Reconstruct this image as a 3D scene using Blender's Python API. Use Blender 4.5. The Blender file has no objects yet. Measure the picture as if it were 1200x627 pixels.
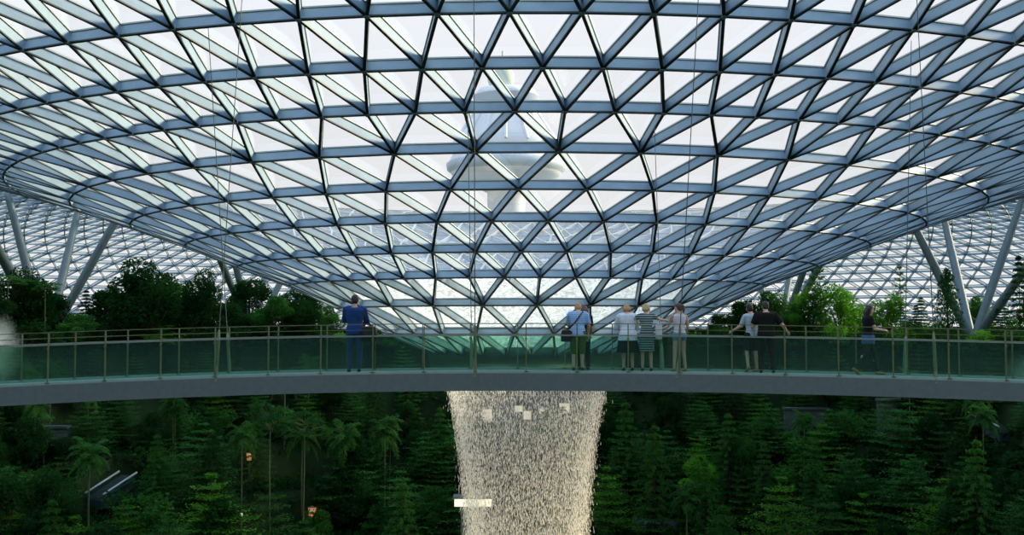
import bpy, bmesh, math, random
import numpy as np
from mathutils import Vector, Matrix
PI = math.pi
rng = np.random.default_rng(7)
random.seed(7)
S = bpy.context.scene
col = S.collection

# ------------------------------------------------------------------ camera
FPX = 1300.0                       # focal length in pixels of the 1200 px wide frame
PITCH = math.atan(68.5 / FPX)
cam_d = bpy.data.cameras.new('camera')
cam_d.sensor_width = 36.0
cam_d.lens = 36.0 * FPX / 1200.0
cam_d.clip_end = 3000
cam = bpy.data.objects.new('camera', cam_d)
cam.rotation_euler = (PI / 2 + PITCH, 0, 0)
col.objects.link(cam)
S.camera = cam
# ------------------------------------------------------------------ world, sun, exposure
SKY_STRENGTH = 1.08
SUN_STRENGTH = 8.0
SUN_DIR = Vector((-0.85, -0.37, -0.42))      # the way the light travels: low-ish from the right, beyond the dome
w = bpy.data.worlds.new('sky'); S.world = w; w.use_nodes = True
nt = w.node_tree; nt.nodes.clear()
out = nt.nodes.new('ShaderNodeOutputWorld'); bg = nt.nodes.new('ShaderNodeBackground')
tc = nt.nodes.new('ShaderNodeTexCoord'); sp = nt.nodes.new('ShaderNodeSeparateXYZ')
rp = nt.nodes.new('ShaderNodeValToRGB')
rp.color_ramp.elements[0].position = 0.0; rp.color_ramp.elements[0].color = (0.90, 0.88, 0.85, 1)
rp.color_ramp.elements[1].position = 0.85; rp.color_ramp.elements[1].color = (0.85, 1.20, 1.75, 1)
e = rp.color_ramp.elements.new(0.30); e.color = (0.93, 0.95, 1.0, 1)
nt.links.new(tc.outputs['Generated'], sp.inputs[0]); nt.links.new(sp.outputs['Z'], rp.inputs[0])
nt.links.new(rp.outputs[0], bg.inputs[0]); bg.inputs[1].default_value = SKY_STRENGTH
nt.links.new(bg.outputs[0], out.inputs[0])
sun_d = bpy.data.lights.new('sun', 'SUN'); sun_d.energy = SUN_STRENGTH; sun_d.angle = math.radians(14)
sun_d.color = (1.0, 0.86, 0.60)
sun = bpy.data.objects.new('sun', sun_d); col.objects.link(sun)
sun.rotation_euler = SUN_DIR.to_track_quat('-Z', 'Y').to_euler()
sun.location = (60, 120, 120)
S.view_settings.view_transform = 'Standard'; S.view_settings.look = 'None'
S.view_settings.gamma = 1; S.view_settings.use_curve_mapping = False
S.view_settings.exposure = 0.08
cy = S.cycles
cy.max_bounces = 6; cy.diffuse_bounces = 3; cy.glossy_bounces = 2; cy.transmission_bounces = 3
cy.transparent_max_bounces = 20; cy.volume_bounces = 1; cy.caustics_reflective = False; cy.caustics_refractive = False
cy.use_denoising = True

# ------------------------------------------------------------------ pixel rays (for reading places off the photograph)
_f = Vector((0, math.cos(PITCH), math.sin(PITCH))); _u = Vector((0, -math.sin(PITCH), math.cos(PITCH)))
def ray(px, py):
    return (_f + Vector((1, 0, 0)) * ((px - 600) / FPX) + _u * ((313.5 - py) / FPX))
def at(px, py, Y):
    d = ray(px, py); return d * (Y / d.y)

# ------------------------------------------------------------------ object helpers
def tag(o, label=None, cat=None, group=None, kind=None):
    if label: o['label'] = label
    if cat: o['category'] = cat
    if group: o['group'] = group
    if kind: o['kind'] = kind
    return o
def empty(name, loc=(0, 0, 0), rz=0.0, parent=None):
    o = bpy.data.objects.new(name, None); col.objects.link(o); o.location = loc; o.rotation_euler = (0, 0, rz)
    o.empty_display_size = 0.3
    if parent: o.parent = parent
    return o
def link_mesh(name, me, mats, parent=None, smooth=False):
    o = bpy.data.objects.new(name, me); col.objects.link(o)
    for m in (mats if isinstance(mats, (list, tuple)) else [mats]): me.materials.append(m)
    if parent is not None: o.parent = parent
    if smooth: me.polygons.foreach_set('use_smooth', [True] * len(me.polygons))
    return o
def np_mesh(name, verts, faces_n, idx):
    """verts (n,3); faces all with faces_n corners; idx flat"""
    me = bpy.data.meshes.new(name)
    me.vertices.add(len(verts)); me.vertices.foreach_set('co', np.asarray(verts, dtype=np.float32).ravel())
    nf = len(idx) // faces_n
    me.loops.add(len(idx)); me.loops.foreach_set('vertex_index', np.asarray(idx, dtype=np.int32))
    me.polygons.add(nf); me.polygons.foreach_set('loop_start', np.arange(nf, dtype=np.int32) * faces_n)
    me.update(calc_edges=True); me.validate()
    return me
class MB:
    """collects shapes into one mesh"""
    def __init__(s): s.v = []; s.f = []; s.mi = []; s.cur = 0
    def add(s, vs, fs):
        b = len(s.v); s.v += [tuple(v) for v in vs]; s.f += [tuple(b + i for i in f) for f in fs]; s.mi += [s.cur] * len(fs)
    def box(s, c, d, rz=0.0):
        c = Vector(c); hx, hy, hz = d[0] / 2, d[1] / 2, d[2] / 2
        R = Matrix.Rotation(rz, 3, 'Z')
        vs = [c + R @ Vector((x * hx, y * hy, z * hz)) for x in (-1, 1) for y in (-1, 1) for z in (-1, 1)]
        s.add(vs, [(0, 1, 3, 2), (4, 6, 7, 5), (0, 4, 5, 1), (2, 3, 7, 6), (0, 2, 6, 4), (1, 5, 7, 3)])
    def hexa(s, vs):   # bottom 4 then top 4
        s.add(vs, [(3, 2, 1, 0), (4, 5, 6, 7), (0, 1, 5, 4), (1, 2, 6, 5), (2, 3, 7, 6), (3, 0, 4, 7)])
    def tube(s, pts, rad, n=8, caps=True, flat=(1, 1)):
        pts = [Vector(p) for p in pts]; rr = rad if isinstance(rad, (list, tuple)) else [rad] * len(pts)
        rings = []
        ref = None
        for i, p in enumerate(pts):
            t = (pts[min(i + 1, len(pts) - 1)] - pts[max(i - 1, 0)]).normalized()
            if ref is None: ref = Vector((1, 0, 0)) if abs(t.x) < .8 else Vector((0, 1, 0))
            a = (ref - t * ref.dot(t)).normalized(); ref = a; b = t.cross(a)
            rings.append([p + a * (math.cos(2 * PI * k / n) * rr[i] * flat[0]) + b * (math.sin(2 * PI * k / n) * rr[i] * flat[1]) for k in range(n)])
        s.loft(rings, caps)
    def loft(s, rings, caps=True):
        n = len(rings[0]); vs = [v for r in rings for v in r]; fs = []
        for i in range(len(rings) - 1):
            for k in range(n):
                fs.append((i * n + k, i * n + (k + 1) % n, (i + 1) * n + (k + 1) % n, (i + 1) * n + k))
        if caps:
            fs.append(tuple(reversed(range(n)))); fs.append(tuple((len(rings) - 1) * n + k for k in range(n)))
        s.add(vs, fs)
    def ball(s, c, r, n=10, m=7):
        c = Vector(c); r = Vector(r) if hasattr(r, '__len__') else Vector((r, r, r))
        rings = []
        for j in range(m + 1):
            th = PI * (j + 0.02) / (m + 0.04)
            rings.append([c + Vector((r.x * math.sin(th) * math.cos(2 * PI * k / n), r.y * math.sin(th) * math.sin(2 * PI * k / n), -r.z * math.cos(th))) for k in range(n)])
        s.loft(rings)
    def revolve(s, prof, n=48, c=(0, 0, 0), closed=False):
        c = Vector(c)
        rings = [[c + Vector((r * math.cos(2 * PI * k / n), r * math.sin(2 * PI * k / n), z)) for k in range(n)] for r, z in prof]
        if closed: rings.append(rings[0])
        s.loft(rings, caps=False)
    def build(s, name, mats, parent=None, smooth=False):
        me = bpy.data.meshes.new(name); me.from_pydata(s.v, [], s.f)
        if any(s.mi): me.polygons.foreach_set('material_index', s.mi)
        me.update()
        return link_mesh(name, me, mats, parent, smooth)

# ------------------------------------------------------------------ materials
def mat(name, base, rough=0.6, metal=0.0, var=0.0, scale=4.0, spec=0.5, bump=0.0, col2=None, coord='Object', rand=0.0):
    m = bpy.data.materials.new(name); m.use_nodes = True; t = m.node_tree; b = t.nodes['Principled BSDF']
    b.inputs['Roughness'].default_value = rough; b.inputs['Metallic'].default_value = metal
    b.inputs['Specular IOR Level'].default_value = spec
    tc = t.nodes.new('ShaderNodeTexCoord'); no = t.nodes.new('ShaderNodeTexNoise'); no.inputs['Scale'].default_value = scale
    no.inputs['Detail'].default_value = 4
    t.links.new(tc.outputs[coord], no.inputs['Vector'])
    r = t.nodes.new('ShaderNodeValToRGB'); t.links.new(no.outputs['Fac'], r.inputs[0])
    c2 = col2 if col2 else tuple(max(0, c * (1 - var)) for c in base)
    r.color_ramp.elements[0].position = .35; r.color_ramp.elements[0].color = (*c2, 1)
    r.color_ramp.elements[1].position = .65; r.color_ramp.elements[1].color = (*base, 1)
    last = r.outputs[0]
    if rand:
        oi = t.nodes.new('ShaderNodeObjectInfo'); mx = t.nodes.new('ShaderNodeMapRange')
        mx.inputs[3].default_value = 1 - rand; mx.inputs[4].default_value = 1 + rand
        t.links.new(oi.outputs['Random'], mx.inputs[0])
        h = t.nodes.new('ShaderNodeHueSaturation'); t.links.new(mx.outputs[0], h.inputs['Value']); t.links.new(last, h.inputs['Color']); last = h.outputs[0]
    t.links.new(last, b.inputs['Base Color'])
    if bump:
        bp = t.nodes.new('ShaderNodeBump'); bp.inputs['Strength'].default_value = bump; t.links.new(no.outputs['Fac'], bp.inputs['Height']); t.links.new(bp.outputs[0], b.inputs['Normal'])
    return m
def leaf_mat(name, c1, c2, trans=0.35, rand=0.25, scale=1.2):
    m = bpy.data.materials.new(name); m.use_nodes = True; t = m.node_tree; t.nodes.clear()
    o = t.nodes.new('ShaderNodeOutputMaterial'); d = t.nodes.new('ShaderNodeBsdfDiffuse'); tr = t.nodes.new('ShaderNodeBsdfTranslucent')
    mx = t.nodes.new('ShaderNodeMixShader'); mx.inputs[0].default_value = trans
    tc = t.nodes.new('ShaderNodeTexCoord'); no = t.nodes.new('ShaderNodeTexNoise'); no.inputs['Scale'].default_value = scale
    r = t.nodes.new('ShaderNodeValToRGB'); r.color_ramp.elements[0].position = .35; r.color_ramp.elements[1].position = .65
    r.color_ramp.elements[0].color = (*c1, 1); r.color_ramp.elements[1].color = (*c2, 1)
    t.links.new(tc.outputs['Object'], no.inputs[0]); t.links.new(no.outputs['Fac'], r.inputs[0])
    oi = t.nodes.new('ShaderNodeObjectInfo'); mr = t.nodes.new('ShaderNodeMapRange'); mr.inputs[3].default_value = 1 - rand; mr.inputs[4].default_value = 1 + rand
    h = t.nodes.new('ShaderNodeHueSaturation'); t.links.new(oi.outputs['Random'], mr.inputs[0]); t.links.new(mr.outputs[0], h.inputs['Value']); t.links.new(r.outputs[0], h.inputs['Color'])
    t.links.new(h.outputs[0], d.inputs[0])
    y = t.nodes.new('ShaderNodeMix'); y.data_type = 'RGBA'; y.blend_type = 'MULTIPLY'; y.inputs[0].default_value = 1
    t.links.new(h.outputs[0], y.inputs[6]); y.inputs[7].default_value = (2.2, 2.0, 0.9, 1)
    t.links.new(y.outputs[2], tr.inputs[0])
    t.links.new(d.outputs[0], mx.inputs[1]); t.links.new(tr.outputs[0], mx.inputs[2]); t.links.new(mx.outputs[0], o.inputs[0])
    return m
def glass_mat(name, tint, f0=0.04, edge=0.5, rough=0.03, painted_haze=0.0, haze_tint=(.8, .85, .8)):
    m = bpy.data.materials.new(name); m.use_nodes = True; t = m.node_tree; t.nodes.clear()
    o = t.nodes.new('ShaderNodeOutputMaterial'); tr = t.nodes.new('ShaderNodeBsdfTransparent'); tr.inputs[0].default_value = (*tint, 1)
    g = t.nodes.new('ShaderNodeBsdfGlossy'); g.inputs['Roughness'].default_value = rough; g.inputs[0].default_value = (.9, .95, 1, 1)
    lw = t.nodes.new('ShaderNodeLayerWeight'); lw.inputs[0].default_value = .35
    p = t.nodes.new('ShaderNodeMath'); p.operation = 'POWER'; p.inputs[1].default_value = 1.8; t.links.new(lw.outputs['Facing'], p.inputs[0])
    mr = t.nodes.new('ShaderNodeMapRange'); mr.inputs[3].default_value = f0; mr.inputs[4].default_value = edge; t.links.new(p.outputs[0], mr.inputs[0])
    mx = t.nodes.new('ShaderNodeMixShader'); t.links.new(mr.outputs[0], mx.inputs[0]); t.links.new(tr.outputs[0], mx.inputs[1]); t.links.new(g.outputs[0], mx.inputs[2])
    last = mx.outputs[0]
    if painted_haze:  # diffuse share standing in for hazy reflected light on the pane
        d = t.nodes.new('ShaderNodeBsdfDiffuse'); d.inputs[0].default_value = (*haze_tint, 1)
        m2 = t.nodes.new('ShaderNodeMixShader'); m2.inputs[0].default_value = painted_haze
        t.links.new(last, m2.inputs[1]); t.links.new(d.outputs[0], m2.inputs[2]); last = m2.outputs[0]
    t.links.new(last, o.inputs[0])
    return m
def lamp_mat(name, c, s):
    m = bpy.data.materials.new(name); m.use_nodes = True; t = m.node_tree; b = t.nodes['Principled BSDF']
    b.inputs['Base Color'].default_value = (*c, 1); b.inputs['Emission Color'].default_value = (*c, 1); b.inputs['Emission Strength'].default_value = s
    return m
M = {}
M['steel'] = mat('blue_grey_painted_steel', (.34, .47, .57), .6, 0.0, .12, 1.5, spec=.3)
M['chord'] = mat('dark_green_chord_shade', (.035, .06, .06), .5, 0.0, .2, 2)  # bottom chord of the fins, its dark colour painting their underside shade
M['glazing_bar'] = mat('pale_glazing_bar', (.42, .46, .42), .5, 0.0, .1, 2)
M['strut'] = mat('grey_column_paint', (.12, .18, .19), .5, 0, .15, 2)
M['roof_glass'] = glass_mat('roof_glass', (.96, .97, .98), .04, .70)
M['rail_glass'] = glass_mat('green_rail_glass', (.72, .88, .82), .05, .35, painted_haze=.025, haze_tint=(.35, .60, .5))  # teal haze of the reflections is mixed in as diffuse colour
M['rail_metal'] = mat('bronze_rail_metal', (.17, .20, .10), .4, .3, .2, 6)
M['cap'] = mat('rail_cap_metal', (.26, .32, .27), .35, .4, .1, 6)
M['deck'] = mat('pale_deck', (.27, .34, .31), .7, 0, .15, 5)
M['fascia'] = mat('grey_bridge_fascia', (.140, .185, .182), .6, 0, .12, 8)
M['reflection_block'] = mat('dark_reflection_block', (.012, .022, .010), .95, 0, .5, .4, spec=.1)  # dark colour of the ring wall added against reflections
M['lawn'] = mat('terrace_lawn', (.05, .11, .02), .9, 0, .4, .5, spec=.1)
M['concrete'] = mat('grey_green_concrete', (.07, .10, .09), .8, 0, .3, .7)
M['bark'] = mat('brown_green_bark', (.060, .062, .032), .9, 0, .4, 5, bump=.3, spec=.2)
M['bark_pale'] = mat('pale_bark', (.16, .19, .10), .85, 0, .3, 5, bump=.2, spec=.2)
M['leaf_dark'] = leaf_mat('dark_leaves', (.007, .036, .012), (.022, .078, .020), .30)
M['leaf_mid'] = leaf_mat('green_leaves', (.016, .075, .020), (.055, .185, .034), .35)
M['leaf_bright'] = leaf_mat('bright_leaves', (.040, .16, .020), (.115, .33, .036), .5)
M['leaf_tier'] = leaf_mat('tiered_leaves', (.018, .095, .024), (.060, .220, .045), .35)
M['wire'] = mat('dark_cable', (.05, .06, .05), .5, .4, .1, 3)

# ================================================================== ROOF
AX, AY = 0.85, 65.0                                   # axis of the funnel
def zfit(ypix, r):
    v = 313.5 - ypix; d = AY - r
    return d * math.tan(PITCH + math.atan(v / FPX))
inner = [(5.5, 418), (8.3, 391.6), (11.0, 357.5), (13.75, 324.6), (16.5, 294.5), (19.25, 258.6), (22.05, 221), (25.0, 177.5), (28.0, 130), (31.0, 79), (34.0, 14)]
prof = [(r, zfit(y, r)) for r, y in inner]
for r, dz in ((37, .80), (40, .62), (43, .46), (46, .30), (49, .12)):
    prof.append((r, prof[-1][1] + dz))
ZC = prof[-1][1] + .03; ZB = -7.0; R0, RW = 51.5, 34.5
for tdeg in (3, 7.5, 12, 16.5, 21, 25.5, 30, 34.5, 39, 43, 47, 51, 55, 59, 62.5, 66, 69, 72, 75, 78, 81, 84, 87):
    t = math.radians(tdeg); prof.append((R0 + RW * math.sin(t), ZB + (ZC - ZB) * math.cos(t) ** .85))
PR = np.array([p[0] for p in prof]); PZ = np.array([p[1] for p in prof])
def roof_z(r): return float(np.interp(r, PR, PZ))
def roof_hit(px, py, y0=18):
    d = ray(px, py); Y = y0
    while Y < 130:
        p = d * (Y / d.y); r = math.hypot(p.x - AX, p.y - AY)
        if p.z >= roof_z(r): return p
        Y += .1
    return p
def extend_to_roof(a, b):
    a, b = Vector(a), Vector(b); d = (b - a).normalized(); p = a.copy()
    for i in range(1200):
        p = a + d * (i * .05); r = math.hypot(p.x - AX, p.y - AY)
        if p.z > roof_z(r) - .05: return p
    return p
PH0 = 0.0334
def ring_info(k):
    if k <= 2: N = 26; off = (k % 2) * .5
    elif k <= 7: N = 52; off = ((k - 3) % 2) * .5
    elif k <= 15: N = 104; off = ((k - 8) % 2) * .5
    else: N = 208; off = ((k - 16) % 2) * .5
    return N, off
# k=15 has off .5, handled by its own phase; k=2 has off 0 ; k=3 off 0 ; k=7 off 0 ; k=8 off 0  -> fans of three between 2-3 and 7-8
NR = len(prof)
def nrm2(k):
    a = prof[max(k - 1, 0)]; b = prof[min(k + 1, NR - 1)]
    dr, dz = b[0] - a[0], b[1] - a[1]; l = math.hypot(dr, dz); return (-dz / l, dr / l)
def node(k, i, h=0.0):
    N, off = ring_info(k); a = PH0 + (i + off) * 2 * PI / N
    nr, nz = nrm2(k); r = prof[k][0] + nr * h; z = prof[k][1] + nz * h
    return Vector((AX + r * math.sin(a), AY - r * math.cos(a), z))
DEP, WID, CH = .32, .06, .045
def fin(mb, k1, i1, k2, i2, dep=None, wid=WID, h0=0.0):
    if dep is None: dep = DEP if k1 < 17 else .19
    if k1 >= 17 and wid == .10: wid = .05
    P, Q = node(k1, i1, h0), node(k2, i2, h0); Pt, Qt = node(k1, i1, h0 + dep), node(k2, i2, h0 + dep)
    d = (Q - P).normalized(); s = d.cross((Pt - P).normalized()).normalized() * (wid / 2)
    mb.hexa([P - s, Q - s, Q + s, P + s, Pt - s, Qt - s, Qt + s, Pt + s])
def link_pairs(k):
    """diagonals between ring k and k+1 as index pairs"""
    N1, o1 = ring_info(k); N2, o2 = ring_info(k + 1); L = []
    if N1 == N2:
        for i in range(N1):
            if o2 > o1: L += [(i, i), (i, i - 1)]
            else: L += [(i, i), (i, i + 1)]
    else:
        q = int(2 * o1)
        for i in range(N1): L += [(i, 2 * i - 1 + q), (i, 2 * i + q), (i, 2 * i + 1 + q)]
    return L
roof = empty('ceiling', (0, 0, 0)); roof['kind'] = 'structure'; roof['label'] = 'glass and steel lattice dome dipping into a funnel above the bridge'; roof['category'] = 'roof'
for k in range(NR):
    N, off = ring_info(k); mb = MB()
    for i in range(N): fin(mb, k, i, k, i + 1, None if k else .5)
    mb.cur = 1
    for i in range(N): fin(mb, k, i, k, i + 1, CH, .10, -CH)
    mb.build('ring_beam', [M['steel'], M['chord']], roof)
for k in range(NR - 1):
    mb = MB()
    for i, j in link_pairs(k): fin(mb, k, i, k + 1, j)
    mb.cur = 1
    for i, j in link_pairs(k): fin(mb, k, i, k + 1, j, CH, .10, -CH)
    mb.cur = 0
    # hub plates at the nodes of this ring
    N, off = ring_info(k)
    nr, nz = nrm2(k)
    for i in range(N):
        P, T = node(k, i, -CH - .02), node(k, i, DEP + .01)
        mb.tube([P, T], .10, 6)
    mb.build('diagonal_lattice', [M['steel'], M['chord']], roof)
# glazing bars and glass
gb = MB()
for k in range(NR):
    N, off = ring_info(k)
    for i in range(N): fin(gb, k, i, k, i + 1,    .05, .13, DEP + .01)
for k in range(NR - 1):
    for i, j in link_pairs(k): fin(gb, k, i, k + 1, j,    .05, .13, DEP + .01)
gb.build('glazing_bar', M['glazing_bar'], roof)
gl = MB()
for k in range(NR - 1):
    N1, o1 = ring_info(k); N2, o2 = ring_info(k + 1); h = DEP + .04; vs = []; fs = []
    base1 = [node(k, i, h) for i in range(N1)]; base2 = [node(k + 1, i, h) for i in range(N2)]
    vs = base1 + base2
    for i in range(N1):
        a, b = i, (i + 1) % N1
        if N1 == N2:
            if o2 > o1:
                c, d = N1 + i, N1 + (i - 1) % N2; fs += [(a, b, c), (a, c, d)]
            else:
                c, d = N1 + i, N1 + (i + 1) % N2; fs += [(a, d, c), (a, b, d)]
        else:
            q = int(2 * o1); c0, c1, c2 = N1 + (2 * i + q) % N2, N1 + (2 * i + 1 + q) % N2, N1 + (2 * i + 2 + q) % N2
            fs += [(a, c1, c0), (a, b, c1), (b, c2, c1)]
    gl.add(vs, fs)
gl.build('roof_glass', M['roof_glass'], roof)

# rim of the round opening: a dark band hanging under the innermost ring, and the basin curb higher up
M['rim'] = mat('dark_rim_metal', (.035, .07, .07), .5, .2, .15, 2)
rb = MB()
lz = prof[0][1]
rb.revolve([(5.15, lz + .5), (5.55, lz + .5), (5.75, lz - .05), (5.6, lz - .72), (5.15, lz - .72)], 104, (AX, AY, 0), True)
rb.build('opening_rim', M['rim'], roof, True)
cb = MB(); cz = roof_z(13.1) + .50
cb.revolve([(13.0, cz - .06), (13.15, cz - .06), (13.15, cz + .08), (13.0, cz + .08)], 104, (AX, AY, 0), True)
M['curb'] = mat('cream_basin_curb', (.72, .68, .52), .5, 0, .1, 2)
cb.build('basin_curb', M['curb'], roof)
# the film of water running down the glass of the funnel's throat
def water_film_mat():
    m = bpy.data.materials.new('running_water_film'); m.use_nodes = True; t = m.node_tree; t.nodes.clear()
    o = t.nodes.new('ShaderNodeOutputMaterial'); tr = t.nodes.new('ShaderNodeBsdfTransparent'); tr.inputs[0].default_value = (.93, .97, .95, 1)
    d = t.nodes.new('ShaderNodeBsdfTranslucent'); d.inputs[0].default_value = (.9, .93, .86, 1)
    tc = t.nodes.new('ShaderNodeTexCoord'); n1 = t.nodes.new('ShaderNodeTexNoise'); n1.inputs['Scale'].default_value = 2.6; n1.inputs['Detail'].default_value = 5
    n1.inputs['Distortion'].default_value = 2.5
    r = t.nodes.new('ShaderNodeValToRGB'); r.color_ramp.elements[0].position = .38; r.color_ramp.elements[1].position = .62
    r.color_ramp.elements[0].color = (.30, .30, .30, 1); r.color_ramp.elements[1].color = (.72, .72, .72, 1)
    g = t.nodes.new('ShaderNodeBsdfGlossy'); g.inputs['Roughness'].default_value = .15
    bp = t.nodes.new('ShaderNodeBump'); bp.inputs['Strength'].default_value = .6; bp.inputs['Distance'].default_value = .2
    mx = t.nodes.new('ShaderNodeMixShader'); m2 = t.nodes.new('ShaderNodeMixShader'); m2.inputs[0].default_value = .12
    t.links.new(tc.outputs['Object'], n1.inputs[0]); t.links.new(n1.outputs['Fac'], r.inputs[0]); t.links.new(r.outputs[0], mx.inputs[0])
    t.links.new(n1.outputs['Fac'], bp.inputs['Height']); t.links.new(bp.outputs[0], g.inputs['Normal']); t.links.new(bp.outputs[0], d.inputs['Normal'])
    t.links.new(tr.outputs[0], mx.inputs[1]); t.links.new(d.outputs[0], mx.inputs[2]); t.links.new(mx.outputs[0], m2.inputs[1]); t.links.new(g.outputs[0], m2.inputs[2])
    t.links.new(m2.outputs[0], o.inputs[0]); return m
M['film'] = water_film_mat()
wf = MB(); pf = []
for r in np.linspace(5.3, 12.9, 24):
    pf.append((r, roof_z(r) + .50 + .05 * math.sin(r * 9)))
wf.revolve(pf, 156, (AX, AY, 0))
o = wf.build('water_film', M['film'], None, True)
tag(o, 'sheet of rippling water running down the glass throat of the funnel', 'water', kind='stuff')

# ================================================================== TERRAIN
def sstep(x): x = min(1, max(0, x)); return x * x * (3 - 2 * x)
def ground_z(x, y):
    dx, dy = x - AX, y - AY; r = math.hypot(dx, dy)
    c = -dy / r if r > 1e-6 else 0                     # 1 towards the camera, -1 away
    m = sstep((c + .1) / .9)
    a, b = 12 + 26 * m, 43 + 16.5 * m
    s = (r - a) / (b - a)
    if s <= 0: return -27.0
    if s >= 1: return -1.75
    n = 7; q = s * n; f = math.floor(q); g = sstep((q - f) / .35)
    return -27 + (f + g) / n * 25.25
tv = []; NA, rad = 180, [0] + list(np.linspace(4, 62, 117)) + [66, 72, 80, 88]
for r in rad:
    for k in range(NA):
        a = 2 * PI * k / NA; x, y = AX + r * math.sin(a), AY - r * math.cos(a); tv.append((x, y, ground_z(x, y)))
ti = []
for j in range(len(rad) - 1):
    for k in range(NA):
        ti += [j * NA + k, j * NA + (k + 1) % NA, (j + 1) * NA + (k + 1) % NA, (j + 1) * NA + k]
def soil_mat():
    m = mat('terraced_soil', (.018, .040, .012), .95, 0, .6, .35, spec=.1); return m
o = link_mesh('floor', np_mesh('floor', tv, 4, ti), soil_mat(), None, True); o['kind'] = 'structure'
# ground outside the dome
mb = MB(); mb.revolve([(86.6, -7.6), (400, -7.6), (2500, -7.6)], 64, (AX, AY, 0))
M['outside'] = mat('outside_ground', (.25, .26, .22), .9, 0, .3, .02)
o = mb.build('outside_ground', M['outside']); o['kind'] = 'structure'
mb = MB(); mb.revolve([(86.0, -7.7), (86.6, -7.7), (86.6, -6.6), (86.0, -6.6)], 104, (AX, AY, 0), True)
o = mb.build('wall_outer', M['concrete']); o['kind'] = 'structure'
mb = MB(); mb.revolve([(79.6, -2.2), (80.4, -2.2), (80.4, -.35), (79.6, -.35)], 104, (AX, AY, 0), True)  # added dark ring wall, keeps bright ground from mirroring in the rail glass
o = mb.build('wall_reflection_block', M['reflection_block']); o['kind'] = 'structure'
# lawn of the upper terrace
lv = MB(); lv.revolve([(44.5, -1.72), (60, -1.66), (80, -1.66)], 120, (AX, AY, 0))
# only the far half
lv.f = [f for f in lv.f if lv.v[f[0]][1] > AY - 6]; lv.mi = [0] * len(lv.f)
o = lv.build('terrace_lawn', M['lawn']); tag(o, 'mown green lawn of the upper garden terrace behind the bridge', 'lawn', kind='structure')

# ================================================================== CONTROL TOWER far outside
TY = 300.0
tb = at(593, 400, TY); TX = tb.x
def tz(py): return at(593, py, TY).z
s_ = TY / FPX
M['tower'] = mat('hazed_tower_concrete', (.74, .78, .80), .8, 0, .08, .05)  # pale tones put the distance haze into the tower's colours
M['tower_band'] = mat('hazed_tower_window_band', (.44, .53, .60), .5, 0, .1, .1)
M['tower_ball'] = mat('hazed_green_radome', (.52, .60, .52), .7, 0, .1, .1)
tower = empty('control_tower', (TX, TY, -7.6)); tag(tower, 'pale airport control tower with flared cab seen faintly through the roof glass', 'tower')
def trev(name, prof_px, m, parent=tower, n=40):
    mb = MB(); mb.revolve([(hw * s_, tz(py) + 7.6) for hw, py in prof_px], n); return mb.build(name, m, parent, True)
mbm = MB(); mbm.revolve([(22 * s_, 0), (22 * s_, tz(226) + 7.6)], 32); mbm.build('shaft', M['tower'], tower, True)
trev('lower_cab', [(22, 226), (44, 216), (62, 208), (70, 196), (66, 188), (62, 180), (64, 172), (56, 160), (44, 142), (36, 130), (0, 128)], M['tower'])
trev('window_band', [(60, 207), (69.5, 200), (70.6, 193), (66.5, 190)], M['tower_band'])
trev('upper_cab', [(20, 140), (32, 132), (37, 120), (39, 113), (33, 106), (20, 104), (0, 104)], M['tower'])
trev('cab_windows', [(33.5, 131), (37.8, 120), (39.6, 114)], M['tower_band'])
mb = MB(); mb.ball((-6 * s_, 0, tz(92) + 7.6), (16 * s_, 16 * s_, 17 * s_), 20, 12); mb.build('radome', M['tower_ball'], tower, True)
mb = MB(); mb.tube([(-4 * s_, 0, tz(80) + 7.6), (-4 * s_, 0, tz(60) + 7.6)], .3, 6); mb.build('mast', M['tower_band'], tower)
for k in range(16):
    a = 2 * PI * k / 16; mb = MB(); p = []
    for hw, py in [(36.5, 130), (44.5, 142), (56.5, 160), (64.5, 172)]:
        p.append((hw * s_ * math.sin(a), hw * s_ * math.cos(a), tz(py) + 7.6))
    mb.tube(p, .45, 5); mb.build('mullion', M['tower'], tower)

# ================================================================== COLUMNS
def v_column(bpx, bpy, Y, arms, thick, label):
    b = at(bpx, bpy, Y); gz = -1.75
    root = empty('branching_column', (b.x, b.y, gz)); tag(root, label, 'column', 'branching steel columns carrying the roof')
    mb = MB(); mb.revolve([(thick * 1.5, -.3), (thick * 1.5, .1), (thick * 1.15, b.z - gz + .15), (0, b.z - gz + .2)], 20); mb.build('base', M['strut'], root, True)
    for (px, py, dY) in arms:
        t = at(px, py, Y + dY); e = extend_to_roof(b, t)
        d = (e - b); L = d.length; d.normalize(); mb = MB()
        lb = b - root.location if False else Vector((0, 0, b.z - gz))
        mb.tube([lb, lb + d * (L * .06), lb + d * (L * .5), lb + d * (L - .5), lb + d * (L + .25)], [thick * .55, thick * .62, thick * .66, thick * .52, thick * .3], 14)
        mb.build('strut', M['strut'], root, True)
v_column(55, 402, 92, [(18, 262, 1), (1, 299, -8), (83, 283, 7), (128, 272, 1)], .55, 'group of slanting grey struts fanning up behind the trees at far left')
v_column(1140, 402, 92, [(1080, 282, 0), (1113, 285, 7), (1187, 265, 2), (1212, 300, -6)], .55, 'group of slanting grey struts fanning up at far right')
v_column(296, 394, 112, [(278, 319, -2), (308, 335, 6), (325, 338, 3), (260, 309, -8)], .50, 'slanting grey struts left of the man in blue, under the funnel edge')
v_column(914, 396, 112, [(938, 328, -4), (925, 325, 6), (892, 338, 3), (960, 312, -8)], .50, 'slanting grey struts in the trees behind the man in black')

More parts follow.
